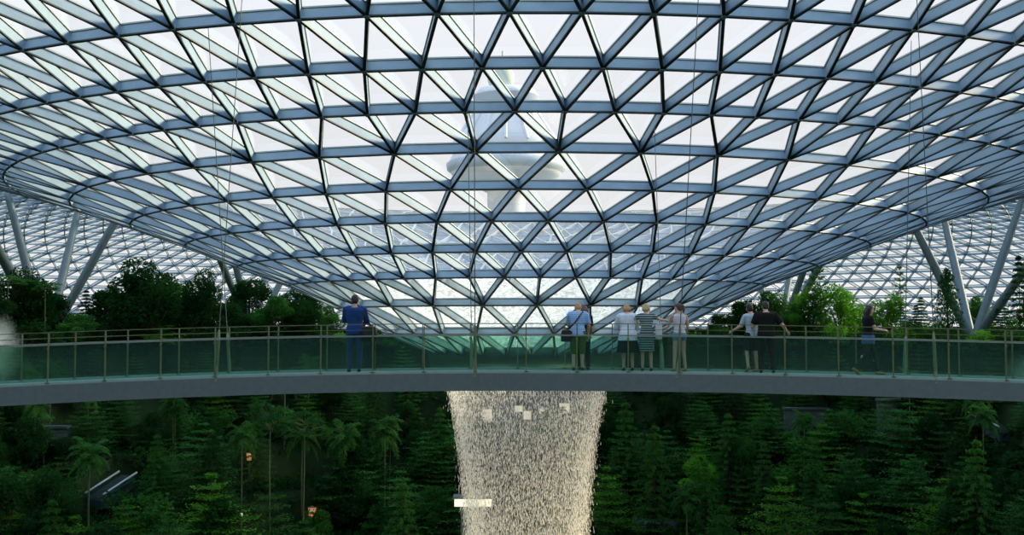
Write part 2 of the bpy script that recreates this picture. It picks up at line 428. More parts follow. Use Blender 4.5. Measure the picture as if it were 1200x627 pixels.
# ================================================================== BRIDGE
def br_near(X):
    sag = .25 if X < 0 else .17
    dep = 1.6 if X < 0 else 1.35
    return 26.0 - dep * (X / 11.3) ** 2 if abs(X) < 14 else 26.0 - dep * (14 / 11.3) ** 2 - dep * 2 * 14 / 11.3 ** 2 * (abs(X) - 14)
def br_z(X):
    sag = .25 if X < 0 else .16
    q = min(abs(X), 16); return -1.10 - sag * (q / 11.3) ** 2
BW = 2.1
def bpt(X, off, z):        # off 0 = near edge, BW = far edge
    y = br_near(X); dy = (br_near(X + .01) - br_near(X - .01)) / .02
    n = Vector((-dy, 1)).normalized()
    return Vector((X + n.x * off, y + n.y * off, br_z(X) + z))
XE = 22.0
XS = list(np.linspace(-XE, XE, 121))
bridge = empty('footbridge', (0, 26, -1.1)); tag(bridge, 'curved grey footbridge with glass balustrades crossing in front of the waterfall', 'bridge')
def bwidths(mb, sec, X0=-XE, X1=XE, n=121):
    xs = np.linspace(X0, X1, n); mb.loft([[bpt(x, o_, z_) for o_, z_ in sec] for x in xs])
def bb(name, sec, m, X0=-XE, X1=XE, n=121, smooth=False):
    mb = MB(); bwidths(mb, sec, X0, X1, n); mb.v = [(v[0], v[1] - 26, v[2] + 1.1) for v in mb.v]
    return mb.build(name, m, bridge, smooth)
bb('deck', [(.06, 0), (BW - .06, 0), (BW - .06, -.12), (.06, -.12)], M['deck'])
bb('edge_beam', [(-.02, .0), (.06, .0), (.08, -.12), (.30, -.36), (.30, -.41), (-.02, -.41)], M['fascia'])
bb('edge_beam', [(BW + .02, .0), (BW - .06, .0), (BW - .08, -.12), (BW - .3, -.36), (BW - .3, -.41), (BW + .02, -.41)], M['fascia'])
bb('soffit', [(.2, -.13), (BW - .2, -.13), (BW - .3, -.38), (.3, -.38)], M['fascia'])
M['kerb'] = mat('pale_green_kerb', (.30, .42, .37), .5, 0, .1, 6)
bb('kerb', [(.00, .0), (.07, .0), (.07, .055), (.00, .055)], M['kerb'])
bb('kerb', [(BW - .07, .0), (BW, .0), (BW, .055), (BW - .07, .055)], M['kerb'])
def arc_positions(off, Xref, step):
    P = [Xref]
    for sgn in (1, -1):
        X = Xref
        while abs(X) < XE - 1.2:
            p = bpt(X, off, 0); dx = 0
            while True:
                dx += .01
                if (bpt(X + sgn * dx, off, 0) - p).length >= step: break
            X += sgn * dx; P.append(X)
    return sorted(P)
for side, off, Xref in (('near', .03, -.86), ('far', BW - .03, -1.0)):
    P = arc_positions(off, Xref, 1.19)
    for n_, X in enumerate(P):
        p = bpt(X, off, 0); mb = MB(); th = .023
        mb.box((p.x, p.y - 26, p.z + 1.1 + .56), (th, .05, 1.2)); mb.box((p.x, p.y - 26, p.z + 1.1 + .04), (.09, .10, .03))
        mb.box((p.x, p.y - 26.0 - .02, p.z + 1.1 + .80), (.05, .03, .05))
        mb.build('rail_post', M['rail_metal'], bridge)
    for a_, b_ in zip(P[:-1], P[1:]):
        mb = MB(); bwidths(mb, [(off + .035, .04), (off + .035, .86), (off + .047, .86), (off + .047, .04)], a_ + .02, b_ - .02, 3)
        mb.v = [(v[0], v[1] - 26, v[2] + 1.1) for v in mb.v]; mb.build('glass_panel', M['rail_glass'], bridge)
    bb('glass_cap_rail', [(off + .01, .865), (off + .01, .90), (off + .075, .90), (off + .075, .865)], M['cap'])
    bb('hand_rail', [(off - .012, 1.150), (off - .012, 1.168), (off + .016, 1.168), (off + .016, 1.150)], M['rail_metal'])
    bb('guard_wire', [(off - .004, 1.02), (off - .004, 1.03), (off + .006, 1.03), (off + .006, 1.02)], M['rail_metal'])
# hangers
def hanger(Xpx, off, top, label):
    Y = 26 + off; X = (Xpx - 600) / FPX * Y
    for _ in range(4):
        p = bpt(X, off, 0); X += ((Xpx - 600) / FPX * p.y - p.x)
    a = bpt(X, off, -.1); t = roof_hit(*top, y0=26)
    root = empty('suspension_cable', a); tag(root, label, 'cable', 'cables the bridge hangs from')
    d = t - a; mb = MB(); mb.tube([d * .045, d], .011, 6); mb.build('wire', M['wire'], root)
    n = d.normalized(); mb = MB(); mb.tube([Vector((0, 0, 0)), n * 1.05, n * 1.25], [.045, .04, .02], 8); mb.build('rod_end', M['rail_metal'], root)
for Xpx, off, top, lab in [
    (254, 0, (287, -50), 'thin cable rising from the near rail left of the man in blue'),
    (271, BW, (244, 33), 'thin cable rising from the far rail left of the man in blue'),
    (557, 0, (555.3, -50), 'vertical cable left of centre, from the near rail post'),
    (553.5, BW, (548, 128), 'vertical cable left of centre, from the far rail, leaning back to the roof'),
    (793, 0, (821, -50), 'cable rising from the near rail beside the woman in denim shorts'),
    (776, BW, (767, 148), 'cable rising from the far rail between the striped dress and the denim shorts'),
    (1095, 0, (1072, -50), 'cable rising from the near rail at the right, before the dark conifer'),
    (1058, BW, (1068, 48), 'cable rising from the far rail right of the walking woman')]:
    hanger(Xpx, off, top, lab)

# ================================================================== WATERFALL
def fall_r(z):      # radius against height
    t = (lz - .7 - z)
    return 3.05 + 1.90 * math.exp(-t / 7.5)
def water_sheet_mat():
    m = bpy.data.materials.new('falling_water'); m.use_nodes = True; t = m.node_tree; t.nodes.clear()
    o = t.nodes.new('ShaderNodeOutputMaterial'); tr = t.nodes.new('ShaderNodeBsdfTransparent')
    d = t.nodes.new('ShaderNodeBsdfDiffuse'); d.inputs[0].default_value = (.93, .93, .86, 1)
    tl = t.nodes.new('ShaderNodeBsdfTranslucent'); tl.inputs[0].default_value = (.95, .93, .84, 1)
    md = t.nodes.new('ShaderNodeMixShader'); md.inputs[0].default_value = .6; t.links.new(d.outputs[0], md.inputs[1]); t.links.new(tl.outputs[0], md.inputs[2])
    tc = t.nodes.new('ShaderNodeTexCoord'); mp = t.nodes.new('ShaderNodeMapping'); mp.inputs['Scale'].default_value = (4.2, 4.2, .9)
    n1 = t.nodes.new('ShaderNodeTexNoise'); n1.inputs['Scale'].default_value = 2.2; n1.inputs['Detail'].default_value = 6; n1.inputs['Roughness'].default_value = .7
    r = t.nodes.new('ShaderNodeValToRGB'); r.color_ramp.elements[0].position = .42; r.color_ramp.elements[1].position = .68
    r.color_ramp.elements[0].color = (.015, .015, .015, 1); r.color_ramp.elements[1].color = (.22, .22, .22, 1)
    mx = t.nodes.new('ShaderNodeMixShader')
    t.links.new(tc.outputs['Object'], mp.inputs[0]); t.links.new(mp.outputs[0], n1.inputs[0]); t.links.new(n1.outputs['Fac'], r.inputs[0]); t.links.new(r.outputs[0], mx.inputs[0])
    t.links.new(tr.outputs[0], mx.inputs[1]); t.links.new(md.outputs[0], mx.inputs[2]); t.links.new(mx.outputs[0], o.inputs[0]); return m
M['sheet'] = water_sheet_mat()
def drop_mat():
    m = bpy.data.materials.new('water_drops'); m.use_nodes = True; t = m.node_tree; t.nodes.clear()
    o = t.nodes.new('ShaderNodeOutputMaterial'); d = t.nodes.new('ShaderNodeBsdfDiffuse'); d.inputs[0].default_value = (.95, .95, .90, 1)
    tl = t.nodes.new('ShaderNodeBsdfTranslucent'); tl.inputs[0].default_value = (.95, .94, .86, 1); g = t.nodes.new('ShaderNodeBsdfGlossy'); g.inputs['Roughness'].default_value = .2
    a = t.nodes.new('ShaderNodeMixShader'); a.inputs[0].default_value = .55; b = t.nodes.new('ShaderNodeMixShader'); b.inputs[0].default_value = .15
    t.links.new(d.outputs[0], a.inputs[1]); t.links.new(tl.outputs[0], a.inputs[2]); t.links.new(a.outputs[0], b.inputs[1]); t.links.new(g.outputs[0], b.inputs[2]); t.links.new(b.outputs[0], o.inputs[0]); return m
M['drop'] = drop_mat()
fall = empty('waterfall', (AX, AY, -27)); tag(fall, 'round indoor waterfall dropping from the funnel opening into the dark valley', 'waterfall', kind='thing')
mb = MB(); ring_h = list(np.linspace(lz - .6, -27, 60))
mb.revolve([(fall_r(z), z + 27) for z in ring_h], 96); mb.build('water_sheet', M['sheet'], fall, True)
ND = 43000
zz = -.2 + lz - (rng.random(ND) ** .9) * 16.5
th = rng.random(ND) * 2 * PI
rr_ = np.array([fall_r(z) for z in zz]) + rng.normal(-.22, .16, ND) * (1 + np.abs(zz) * .05)
ln = rng.uniform(.03, .15, ND); wd = rng.uniform(.005, .017, ND)
cx, cyy = rr_ * np.cos(th), rr_ * np.sin(th); cz_ = zz + 27
V = np.zeros((ND, 6, 3))
for q, (sx, sy, sz) in enumerate([(1, 0, 0), (0, 1, 0), (-1, 0, 0), (0, -1, 0), (0, 0, 1), (0, 0, -1)]):
    V[:, q, 0] = cx + sx * wd; V[:, q, 1] = cyy + sy * wd; V[:, q, 2] = cz_ + sz * ln
T = np.array([0, 1, 4, 1, 2, 4, 2, 3, 4, 3, 0, 4, 1, 0, 5, 2, 1, 5, 3, 2, 5, 0, 3, 5])
I = (np.arange(ND)[:, None] * 6 + T[None, :]).ravel()
o = link_mesh('water_drops', np_mesh('water_drops', V.reshape(-1, 3), 3, I), M['drop'], fall); o['kind'] = 'stuff'

# added spot lamps out of view, brightening the fall from below
def added_fall_lamp(x, y, z, power, c, label, tgt):
    root = empty('added_fall_lamp', (x, y, z)); tag(root, label, 'lamp')
    d = (Vector(tgt) - root.location).normalized(); mb = MB(); mb.tube([d * -.4, d * .1], [.28, .36], 16); mb.build('housing', M['rim'], root, True)
    mb = MB(); mb.tube([(0, 0, -1.0), (0, 0, -.1)], .08, 8); mb.build('stand', M['rim'], root)
    l = bpy.data.lights.new('fall_fill', 'SPOT'); l.energy = power; l.color = c; l.spot_size = math.radians(62); l.spot_blend = .8; l.shadow_soft_size = .3
    lo = bpy.data.objects.new('fill_light', l); col.objects.link(lo); lo.parent = root; lo.location = d * .16; lo.rotation_euler = d.to_track_quat('-Z', 'Y').to_euler()
added_fall_lamp(AX + 13, AY - 9, -25.5, 34000, (1.0, .80, .50), 'added lamp out of view, brightening the right of the fall from below', (AX + 2, AY, -10))
added_fall_lamp(AX - 11, AY - 9, -25.5, 12000, (1.0, .95, .82), 'added lamp out of view, brightening the left of the fall from below', (AX - 2, AY, -9))

# mist hanging at both ends of the view
def mist(name, loc, rad, dens, label):
    mb = MB(); mb.ball((0, 0, 0), rad, 24, 16)
    m = bpy.data.materials.new('mist'); m.use_nodes = True; t = m.node_tree; t.nodes.clear()
    o = t.nodes.new('ShaderNodeOutputMaterial'); v = t.nodes.new('ShaderNodeVolumeScatter'); v.inputs['Color'].default_value = (.86, 1, .95, 1)
    tc = t.nodes.new('ShaderNodeTexCoord'); mp = t.nodes.new('ShaderNodeMapping'); mp.inputs['Scale'].default_value = tuple(1 / q for q in rad)
    gr = t.nodes.new('ShaderNodeTexGradient'); gr.gradient_type = 'SPHERICAL'
    no = t.nodes.new('ShaderNodeTexNoise'); no.inputs['Scale'].default_value = .7; no.inputs['Detail'].default_value = 2
    mm = t.nodes.new('ShaderNodeMath'); mm.operation = 'MULTIPLY'; m3 = t.nodes.new('ShaderNodeMath'); m3.operation = 'MULTIPLY'; m3.inputs[1].default_value = dens
    mr = t.nodes.new('ShaderNodeMapRange'); mr.inputs[1].default_value = .35; mr.inputs[2].default_value = .7
    t.links.new(tc.outputs['Object'], mp.inputs[0]); t.links.new(mp.outputs[0], gr.inputs[0]); t.links.new(tc.outputs['Object'], no.inputs[0])
    t.links.new(no.outputs['Fac'], mr.inputs[0]); pw = t.nodes.new('ShaderNodeMath'); pw.operation = 'POWER'; pw.inputs[1].default_value = 1.6; t.links.new(gr.outputs['Fac'], pw.inputs[0]); t.links.new(pw.outputs[0], mm.inputs[0]); t.links.new(mr.outputs[0], mm.inputs[1]); t.links.new(mm.outputs[0], m3.inputs[0])
    t.links.new(m3.outputs[0], v.inputs['Density']); t.links.new(v.outputs[0], o.inputs['Volume'])
    ob = mb.build(name, m, None, True); ob.location = loc; tag(ob, label, 'mist', kind='stuff'); return ob
mist('mist', at(-10, 412, 60), (1.7, 2.2, 2.5), 1.5, 'white puff of mist rising behind the bridge at the left edge')
mist('mist', at(1212, 435, 60), (1.6, 2.2, 1.3), .9, 'thin white mist behind the bridge at the right edge')
# ================================================================== TREES
def leaf_cloud(C, size, flat=0.0, droop=0.0, aspect=.55, dirs=None):
    """C (n,3) leaf centres; each leaf is a folded rhombus of two triangles"""
    n = len(C)
    if dirs is None:
        d = rng.normal(size=(n, 3)); d[:, 2] *= (1 - flat)
        d[:, 2] -= droop
    else: d = dirs + rng.normal(size=(n, 3)) * .35 * np.array([1, 1, 1 - flat])
    d /= np.linalg.norm(d, axis=1)[:, None] + 1e-9
    u = rng.normal(size=(n, 3)) * (1 - flat); u[:, 2] += 1.0 if flat else 0
    s = np.cross(d, u); s /= np.linalg.norm(s, axis=1)[:, None] + 1e-9
    nn = np.cross(s, d)
    L = (size * rng.uniform(.7, 1.3, n))[:, None]
    V = np.stack([C - d * L * .5, C + s * L * aspect * .5 - nn * L * .08, C + d * L * .5, C - s * L * aspect * .5 - nn * L * .08], 1)
    return V.reshape(-1, 3)
def cloud_obj(name, Cs, m, parent, **kw):
    V = np.concatenate([leaf_cloud(c, **k) for c, k in Cs]); n = len(V) // 4
    return link_mesh(name, np_mesh(name, V, 4, np.arange(n * 4)), m, parent)
def in_ball(n, c, r, shell=.55):
    d = rng.normal(size=(n, 3)); d /= np.linalg.norm(d, axis=1)[:, None]
    return np.array(c) + d * (shell + (1 - shell) * rng.random(n)[:, None] ** .7) * np.array(r)
def trunk_obj(pts, rad, m, root, extra=()):
    mb = MB(); mb.tube(pts, rad, 8)
    for p, r in extra: mb.tube(p, r, 6)
    return mb.build('trunk', m, root, True)
# every kind is built 1 unit tall (z 0..1) and about 1 unit wide, then scaled
def k_tiered(seed, m='leaf_tier', tiers=9, H=10.0):
    root = empty('tiered_tree'); global rng; rng = np.random.default_rng(seed); Cs = []; br = []
    for t in range(tiers):
        f = t / (tiers - 1); z = .28 + .70 * f; R = (.50 * (1 - f) ** .65 + .05) * rng.uniform(.8, 1.1)
        nb = 7 if f < .7 else 5; a0 = rng.uniform(0, 6)
        for b in range(nb):
            a = a0 + b * 2 * PI / nb + rng.normal(0, .2); l = R * rng.uniform(.65, 1.15)
            tip = np.array([math.cos(a) * l, math.sin(a) * l, z + .015 + rng.normal(0, .008)])
            br.append(([(0, 0, z - .03), (tip[0] * .5, tip[1] * .5, z), tuple(tip)], [.006, .004, .002]))
            n = int(26 + 130 * R); s = rng.random(n) ** .7
            c = np.outer(s, tip) + np.outer(1 - s, [0, 0, z - .02]); c[:, :2] += rng.normal(0, .045 * (R / .4 + .3), (n, 2)); c[:, 2] += rng.normal(0, .008, n)
            Cs.append((c, dict(size=.034, flat=.8)))
    trunk_obj([(0, 0, -.04), (.004, 0, .4), (0, .003, .98)], [.016, .010, .003], M['bark'], root, br)
    cloud_obj('foliage', Cs, M[m], root); return root
def k_round(seed, m='leaf_dark', nblob=20, leaves=330, size=.042, low=.12):
    global rng; rng = np.random.default_rng(seed); root = empty('broadleaf_tree'); Cs = []; br = []
    for b in range(nblob):
        f = rng.random(); a = rng.uniform(0, 2 * PI); z = low + .12 + (.86 - low - .12) * f; R = .34 * math.sin(PI * min(.95, .25 + .65 * f)) * rng.uniform(.4, 1.1)
        c = (math.cos(a) * R, math.sin(a) * R, z); r = rng.uniform(.12, .20)
        Cs.append((in_ball(leaves, c, (r, r, r * .75)), dict(size=size, flat=.2)))
        br.append(([(0, 0, low * .8), (c[0] * .5, c[1] * .5, (low + z) * .5), c], [.012, .008, .003]))
    trunk_obj([(0, 0, -.04), (.01, 0, .3), (0, .01, .75)], [.024, .018, .006], M['bark'], root, br)
    cloud_obj('foliage', Cs, M[m], root); return root
def k_umbrella(seed, m='leaf_mid'):
    """a thin bare stem with a whorl of big drooping leaves at the top"""
    global rng; rng = np.random.default_rng(seed); root = empty('slender_tree'); V = []; br = []
    nl = 24
    for b in range(nl):
        a = rng.uniform(0, 2 * PI); el = rng.uniform(-.25, 1.0); l = rng.uniform(.10, .17); z0 = .90 + rng.uniform(-.03, .05)
        d = np.array([math.cos(a) * math.cos(el) * 1.9, math.sin(a) * math.cos(el) * 1.9, math.sin(el) * .75])
        tip = np.array([0, 0, z0]) + d * l
        br.append(([(0, 0, z0 - .01), tuple(tip)], [.0025, .0015]))
        for q in range(9):      # the fingers of one palmate leaf
            aa = a + (q - 4) * .62; dd = np.array([math.cos(aa), math.sin(aa), -.22 + .06 * rng.normal()]); dd /= np.linalg.norm(dd)
            V.append(leaf_cloud((tip + dd * .05)[None], size=.12, dirs=dd[None], flat=.7, aspect=.26))
    V = np.concatenate(V)
    trunk_obj([(0, 0, -.04), (.008, 0, .35), (-.004, .004, .7), (0, 0, .93)], [.0105, .008, .007, .004], M['bark_pale'], root, br)
    link_mesh('foliage', np_mesh('foliage', V, 4, np.arange(len(V))), M[m], root); return root
def k_palm(seed, m='leaf_mid', stem=True, nf=22):
    global rng; rng = np.random.default_rng(seed); root = empty('feather_palm' if stem else 'palm_clump'); V = []; br = []
    top = .72 if stem else .06; L = .42 if stem else .75
    for b in range(nf):
        a = b * 2.399 + rng.normal(0, .15); el = (1.25 - 1.25 * b / nf) if stem else rng.uniform(.55, 1.4); l = L * rng.uniform(.8, 1.1)
        pts = []
        p = np.array([0, 0, top]); e2 = el
        for q in range(9):
            pts.append(p.copy()); p = p + np.array([math.cos(a) * math.cos(e2), math.sin(a) * math.cos(e2), math.sin(e2)]) * l / 8; e2 -= .19
        br.append(([tuple(x) for x in pts], [.005 * (1 - q / 10) for q in range(9)]))
        for q in range(1, 9):
            t = pts[q] - pts[q - 1]; t /= np.linalg.norm(t)
            sd = np.array([-math.sin(a), math.cos(a), 0])
            for h in range(3):
                o_ = pts[q - 1] + (pts[q] - pts[q - 1]) * (h / 3)
                for sg in (-1, 1):
                    d = sd * sg + t * .5 + np.array([0, 0, -.25]); d /= np.linalg.norm(d); ll = L * .30 * math.sin(PI * (q + .6) / 10)
                    V.append(leaf_cloud((o_ + d * ll * .5)[None], size=ll, dirs=d[None], flat=.6, aspect=.17))
    V = np.concatenate(V)
    trunk_obj([(0, 0, -.04), (.01, 0, .35 * top / .72), (0, 0, top)], [.020, .015, .012] if stem else [.03, .03, .02], M['bark_pale'] if stem else M['bark'], root, br)
    link_mesh('fronds', np_mesh('fronds', V, 4, np.arange(len(V))), M[m], root); return root
def k_conifer(seed, m='leaf_mid', tiers=15, sparse=False):
    """tall, narrow, whorled branches"""
    global rng; rng = np.random.default_rng(seed); root = empty('whorled_conifer'); Cs = []; br = []
    for t in range(tiers):
        f = t / (tiers - 1); z = .10 + .86 * f; R = (.46 * (1 - f) ** .8 + .05)
        nb = 6 if not sparse else 5; a0 = rng.uniform(0, 6)
        for b in range(nb):
            a = a0 + b * 2 * PI / nb; l = R * rng.uniform(.7, 1.1)
            tip = np.array([math.cos(a) * l, math.sin(a) * l, z + .04 * (1 if sparse else -.6)])
            br.append(([(0, 0, z), tuple(tip)], [.005, .002]))
            n = 30 if sparse else 60; s = rng.uniform(.25, 1.05, n)
            c = np.outer(s, tip) + np.outer(1 - s, [0, 0, z]); c += rng.normal(0, .018, (n, 3)) * np.array([1, 1, .35])
            Cs.append((c, dict(size=.032, flat=.5)))
    trunk_obj([(0, 0, -.04), (0, 0, .5), (0, 0, 1.0)], [.018, .011, .003], M['bark'], root, br)
    cloud_obj('foliage', Cs, M[m], root); return root
def k_column(seed, m='leaf_dark'):
    global rng; rng = np.random.default_rng(seed); root = empty('clipped_conifer'); Cs = []
    for t in range(46):
        f = t / 45; R = .42 * (1 - f) ** .55 * (1 if f > .08 else .8) + .04; a = t * 2.4
        c = (math.cos(a) * R * .55, math.sin(a) * R * .55, .06 + .92 * f); r = R * .55 + .03
        Cs.append((in_ball(110, c, (r, r, .05), .6), dict(size=.036, flat=.1)))
    trunk_obj([(0, 0, -.04), (0, 0, .5), (0, 0, .97)], [.03, .02, .004], M['bark'], root)
    cloud_obj('foliage', Cs, M[m], root); return root
def k_shrub(seed, m='leaf_mid'):
    global rng; rng = np.random.default_rng(seed); root = empty('leafy_shrub'); Cs = []; st = []
    for b in range(9):
        a = rng.uniform(0, 6.28); R = rng.uniform(.05, .34); c = (math.cos(a) * R, math.sin(a) * R, rng.uniform(.3, .75)); r = rng.uniform(.16, .26)
        Cs.append((in_ball(110, c, (r, r, r * .9), .4), dict(size=.07, flat=.2))); st.append(([(0, 0, 0), c], [.015, .006]))
    trunk_obj([(0, 0, -.05), (0, 0, .3)], [.03, .02], M['bark'], root, st)
    cloud_obj('foliage', Cs, M[m], root); return root
def k_banana(seed, m='leaf_bright'):
    global rng; rng = np.random.default_rng(seed); root = empty('broad_leaf_plant'); mb = MB(); st = MB()
    for b in range(9):
        a = b * 2.4 + .3; el = rng.uniform(.75, 1.35); l = rng.uniform(.7, .95); p = Vector((0, 0, .12)); e = el; sec = []
        n = 10
        for q in range(n + 1):
            f = q / n; d = Vector((math.cos(a) * math.cos(e), math.sin(a) * math.cos(e), math.sin(e)))
            wq = .17 * math.sin(PI * max(0, (f - .25) / .75)) ** .6 if f > .25 else .008
            sd = Vector((-math.sin(a), math.cos(a), 0)) * max(wq, .004); up = d.cross(sd).normalized()
            sec.append((p + sd + up * (-wq * .25), p.copy(), p - sd + up * (-wq * .25))); p = p + d * l / n; e -= .14
        vs = [v for s_3 in sec for v in s_3]; fs = []
        for q in range(n):
            fs += [(q * 3, q * 3 + 1, q * 3 + 4, q * 3 + 3), (q * 3 + 1, q * 3 + 2, q * 3 + 5, q * 3 + 4)]
        mb.add(vs, fs); st.tube([s_3[1] for s_3 in sec], [.014 * (1 - .8 * q / n) for q in range(n + 1)], 6)
    st.tube([(0, 0, -.05), (0, 0, .2)], [.07, .05], 8)
    st.build('stem', M['bark_pale'], root, True); mb.build('leaf_blades', M[m], root, True); return root

PROTO = {}
def proto(key, fn, *a, **k): PROTO[key] = [fn, a, k, None]
proto('tier_a', k_tiered, 11); proto('tier_b', k_tiered, 12, tiers=11); proto('tier_c', k_tiered, 13, 'leaf_mid', 7); proto('tier_d', k_tiered, 14, 'leaf_bright', 8)
proto('round_a', k_round, 21); proto('round_b', k_round, 22, 'leaf_dark', 26, 360); proto('round_c', k_round, 23, 'leaf_mid', 20, 300); proto('round_d', k_round, 24, 'leaf_bright', 18, 260)
proto('umb_a', k_umbrella, 31); proto('umb_b', k_umbrella, 32); proto('palm_a', k_palm, 41); proto('palm_b', k_palm, 42, nf=18)
proto('fern', k_palm, 43, 'leaf_bright', False, 18); proto('con_a', k_conifer, 51); proto('con_b', k_conifer, 52, 'leaf_mid', 12, True); proto('con_c', k_conifer, 53, 'leaf_dark')
proto('col', k_column, 61); proto('shrub_a', k_shrub, 71); proto('shrub_b', k_shrub, 72, 'leaf_dark'); proto('shrub_c', k_shrub, 73, 'leaf_bright'); proto('banana', k_banana, 81)
KIND = {'tier_a': ('tiered green tree', 'tree'), 'tier_b': ('many-tiered green tree', 'tree'), 'tier_c': ('flat-layered tree', 'tree'), 'tier_d': ('bright flat-layered tree', 'tree'),
        'round_a': ('dark broadleaf tree', 'tree'), 'round_b': ('dense dark broadleaf tree', 'tree'), 'round_c': ('green broadleaf tree', 'tree'), 'round_d': ('sunlit yellow-green tree', 'tree'),
        'umb_a': ('thin-stemmed big-leaved tree', 'tree'), 'umb_b': ('bare-stemmed drooping tree', 'tree'), 'palm_a': ('feather palm', 'palm'), 'palm_b': ('sparse feather palm', 'palm'),
        'fern': ('bushy low palm', 'palm'), 'con_a': ('pointed green conifer', 'tree'), 'con_b': ('sparse whorled conifer', 'tree'), 'con_c': ('dark pointed conifer', 'tree'),
        'col': ('dark dense columnar conifer', 'tree'), 'shrub_a': ('green shrub', 'shrub'), 'shrub_b': ('dark shrub', 'shrub'), 'shrub_c': ('bright green shrub', 'shrub'), 'banana': ('paddle-leaved plant', 'plant')}
PLANTS = []
def plant(key, px, Y, ytop, wpx, label=None, base=None):
    """stand a plant of this kind on the ground at depth Y, wpx wide, its top seen at ytop"""
    p = at(px, 400, Y)
    if ytop < 400:                      # the upper terrace: step back until the level ground is reached
        while ground_z(p.x, p.y) < -2.2: Y += .5; p = at(px, 400, Y)
        if key.startswith('round'): wpx *= 1.25 if px < 500 else 1.1
    gz = ground_z(p.x, p.y)
    H = at(px, ytop, Y).z - gz; W = wpx * Y / FPX
    if H < .8: return None
    P = PROTO[key]
    if P[3] is None:
        P[3] = P[0](*P[1], **P[2]); r = P[3]
    else:
        s0 = P[3]; r = s0.copy(); col.objects.link(r)
        for ch in s0.children:
            c = ch.copy(); col.objects.link(c); c.parent = r
    r.location = (p.x, p.y, gz); r.rotation_euler = (0, 0, random.uniform(0, 6.28)); r.scale = (W, W, H)
    PLANTS.append((r, key, px, Y, ytop, label)); return r
R_ = random.Random(5)
# --- upper terrace, left: dark masses against the far dome
for a in [('round_b', 22, 84, 312, 78), ('round_a', -14, 80, 330, 70), ('round_a', 60, 88, 340, 62), ('con_c', 100, 90, 338, 44), ('round_b', 172, 86, 301, 92), ('round_a', 128, 92, 334, 62),
          ('round_b', 232, 90, 314, 56), ('round_c', 208, 96, 328, 60), ('round_a', 268, 94, 352, 50), ('round_a', 292, 101, 322, 62), ('round_c', 318, 97, 344, 52), ('round_b', 346, 103, 332, 66), ('round_c', 384, 106, 356, 40),
          ('round_a', 150, 80, 352, 60), ('fern', 176, 74, 352, 62), ('round_c', 90, 78, 366, 50), ('shrub_b', 30, 74, 372, 60), ('shrub_b', 118, 74, 374, 56), ('shrub_a', 232, 76, 376, 52), ('shrub_a', 285, 80, 380, 44), ('shrub_b', 345, 84, 378, 40),
          ('umb_a', 52, 78, 330, 58), ('umb_b', 8, 82, 322, 70), ('shrub_c', 400, 96, 388, 38), ('shrub_c', 330, 92, 384, 36), ('shrub_a', 60, 70, 384, 46), ('shrub_b', 150, 70, 386, 50)]:
    plant(*a)
for i in range(9):
    plant(['round_b', 'shrub_b', 'round_a', 'shrub_a'][i % 4], -10 + i * 45, 98 + R_.uniform(-4, 5), 352 + R_.uniform(-6, 14), 50)
for i in range(12):
    plant(['shrub_b', 'round_c', 'shrub_a'][i % 3], 850 + i * 31, 106 + R_.uniform(-3, 3), 370 + R_.uniform(-6, 6), 40)
# --- upper terrace, right: lighter trees with the sky between them
for a in [('round_c', 905, 100, 338, 56), ('round_a', 872, 98, 348, 50), ('round_d', 948, 96, 330, 54), ('con_b', 962, 92, 308, 44), ('con_b', 953, 94, 316, 34), ('round_d', 985, 98, 328, 62), ('round_c', 930, 90, 352, 50), ('round_d', 1008, 102, 352, 50),
          ('round_d', 1040, 94, 340, 50), ('con_a', 1056, 90, 354, 36), ('con_b', 1056, 100, 312, 40), ('con_a', 1080, 92, 346, 36), ('con_c', 1074, 86, 356, 34), ('col', 1111, 84, 316, 46), ('round_c', 1148, 98, 344, 36), ('con_c', 1196, 84, 296, 50),
          ('con_a', 1178, 90, 352, 34), ('con_c', 1170, 80, 360, 32), ('round_c', 1212, 82, 330, 40), ('shrub_a', 905, 84, 372, 44), ('shrub_c', 980, 84, 376, 44), ('shrub_b', 1020, 82, 378, 44), ('shrub_c', 1062, 84, 382, 40), ('shrub_b', 1088, 80, 384, 36),
          ('shrub_c', 1150, 80, 384, 44), ('shrub_a', 1190, 76, 384, 44), ('shrub_a', 850, 88, 378, 38), ('round_a', 846, 104, 366, 44), ('shrub_c', 940, 80, 384, 44)]:
    plant(*a)
ASP = {'tier': 1.05, 'round': 1.15, 'umb': 2.6, 'palm': 2.0, 'con': 1.9, 'shrub': .9, 'fern': .8, 'banana': 1.1}
def plant_auto(key, px, ytop, wpx, asp=None):
    asp = asp or ASP[key.split('_')[0]]; Y = 108.0
    while Y > 44:
        p = at(px, ytop, Y); g = ground_z(p.x, p.y)
        if p.z - g >= asp * wpx * Y / FPX: break
        Y -= .25
    if Y <= 44: return None
    return plant(key, px, Y, ytop, wpx)
def ground_hit(px, py, h=0.0, y0=40):
    Y = y0
    while Y < 112:
        p = at(px, py, Y)
        if p.z <= ground_z(p.x, p.y) + h: return p
        Y += .1
    return p
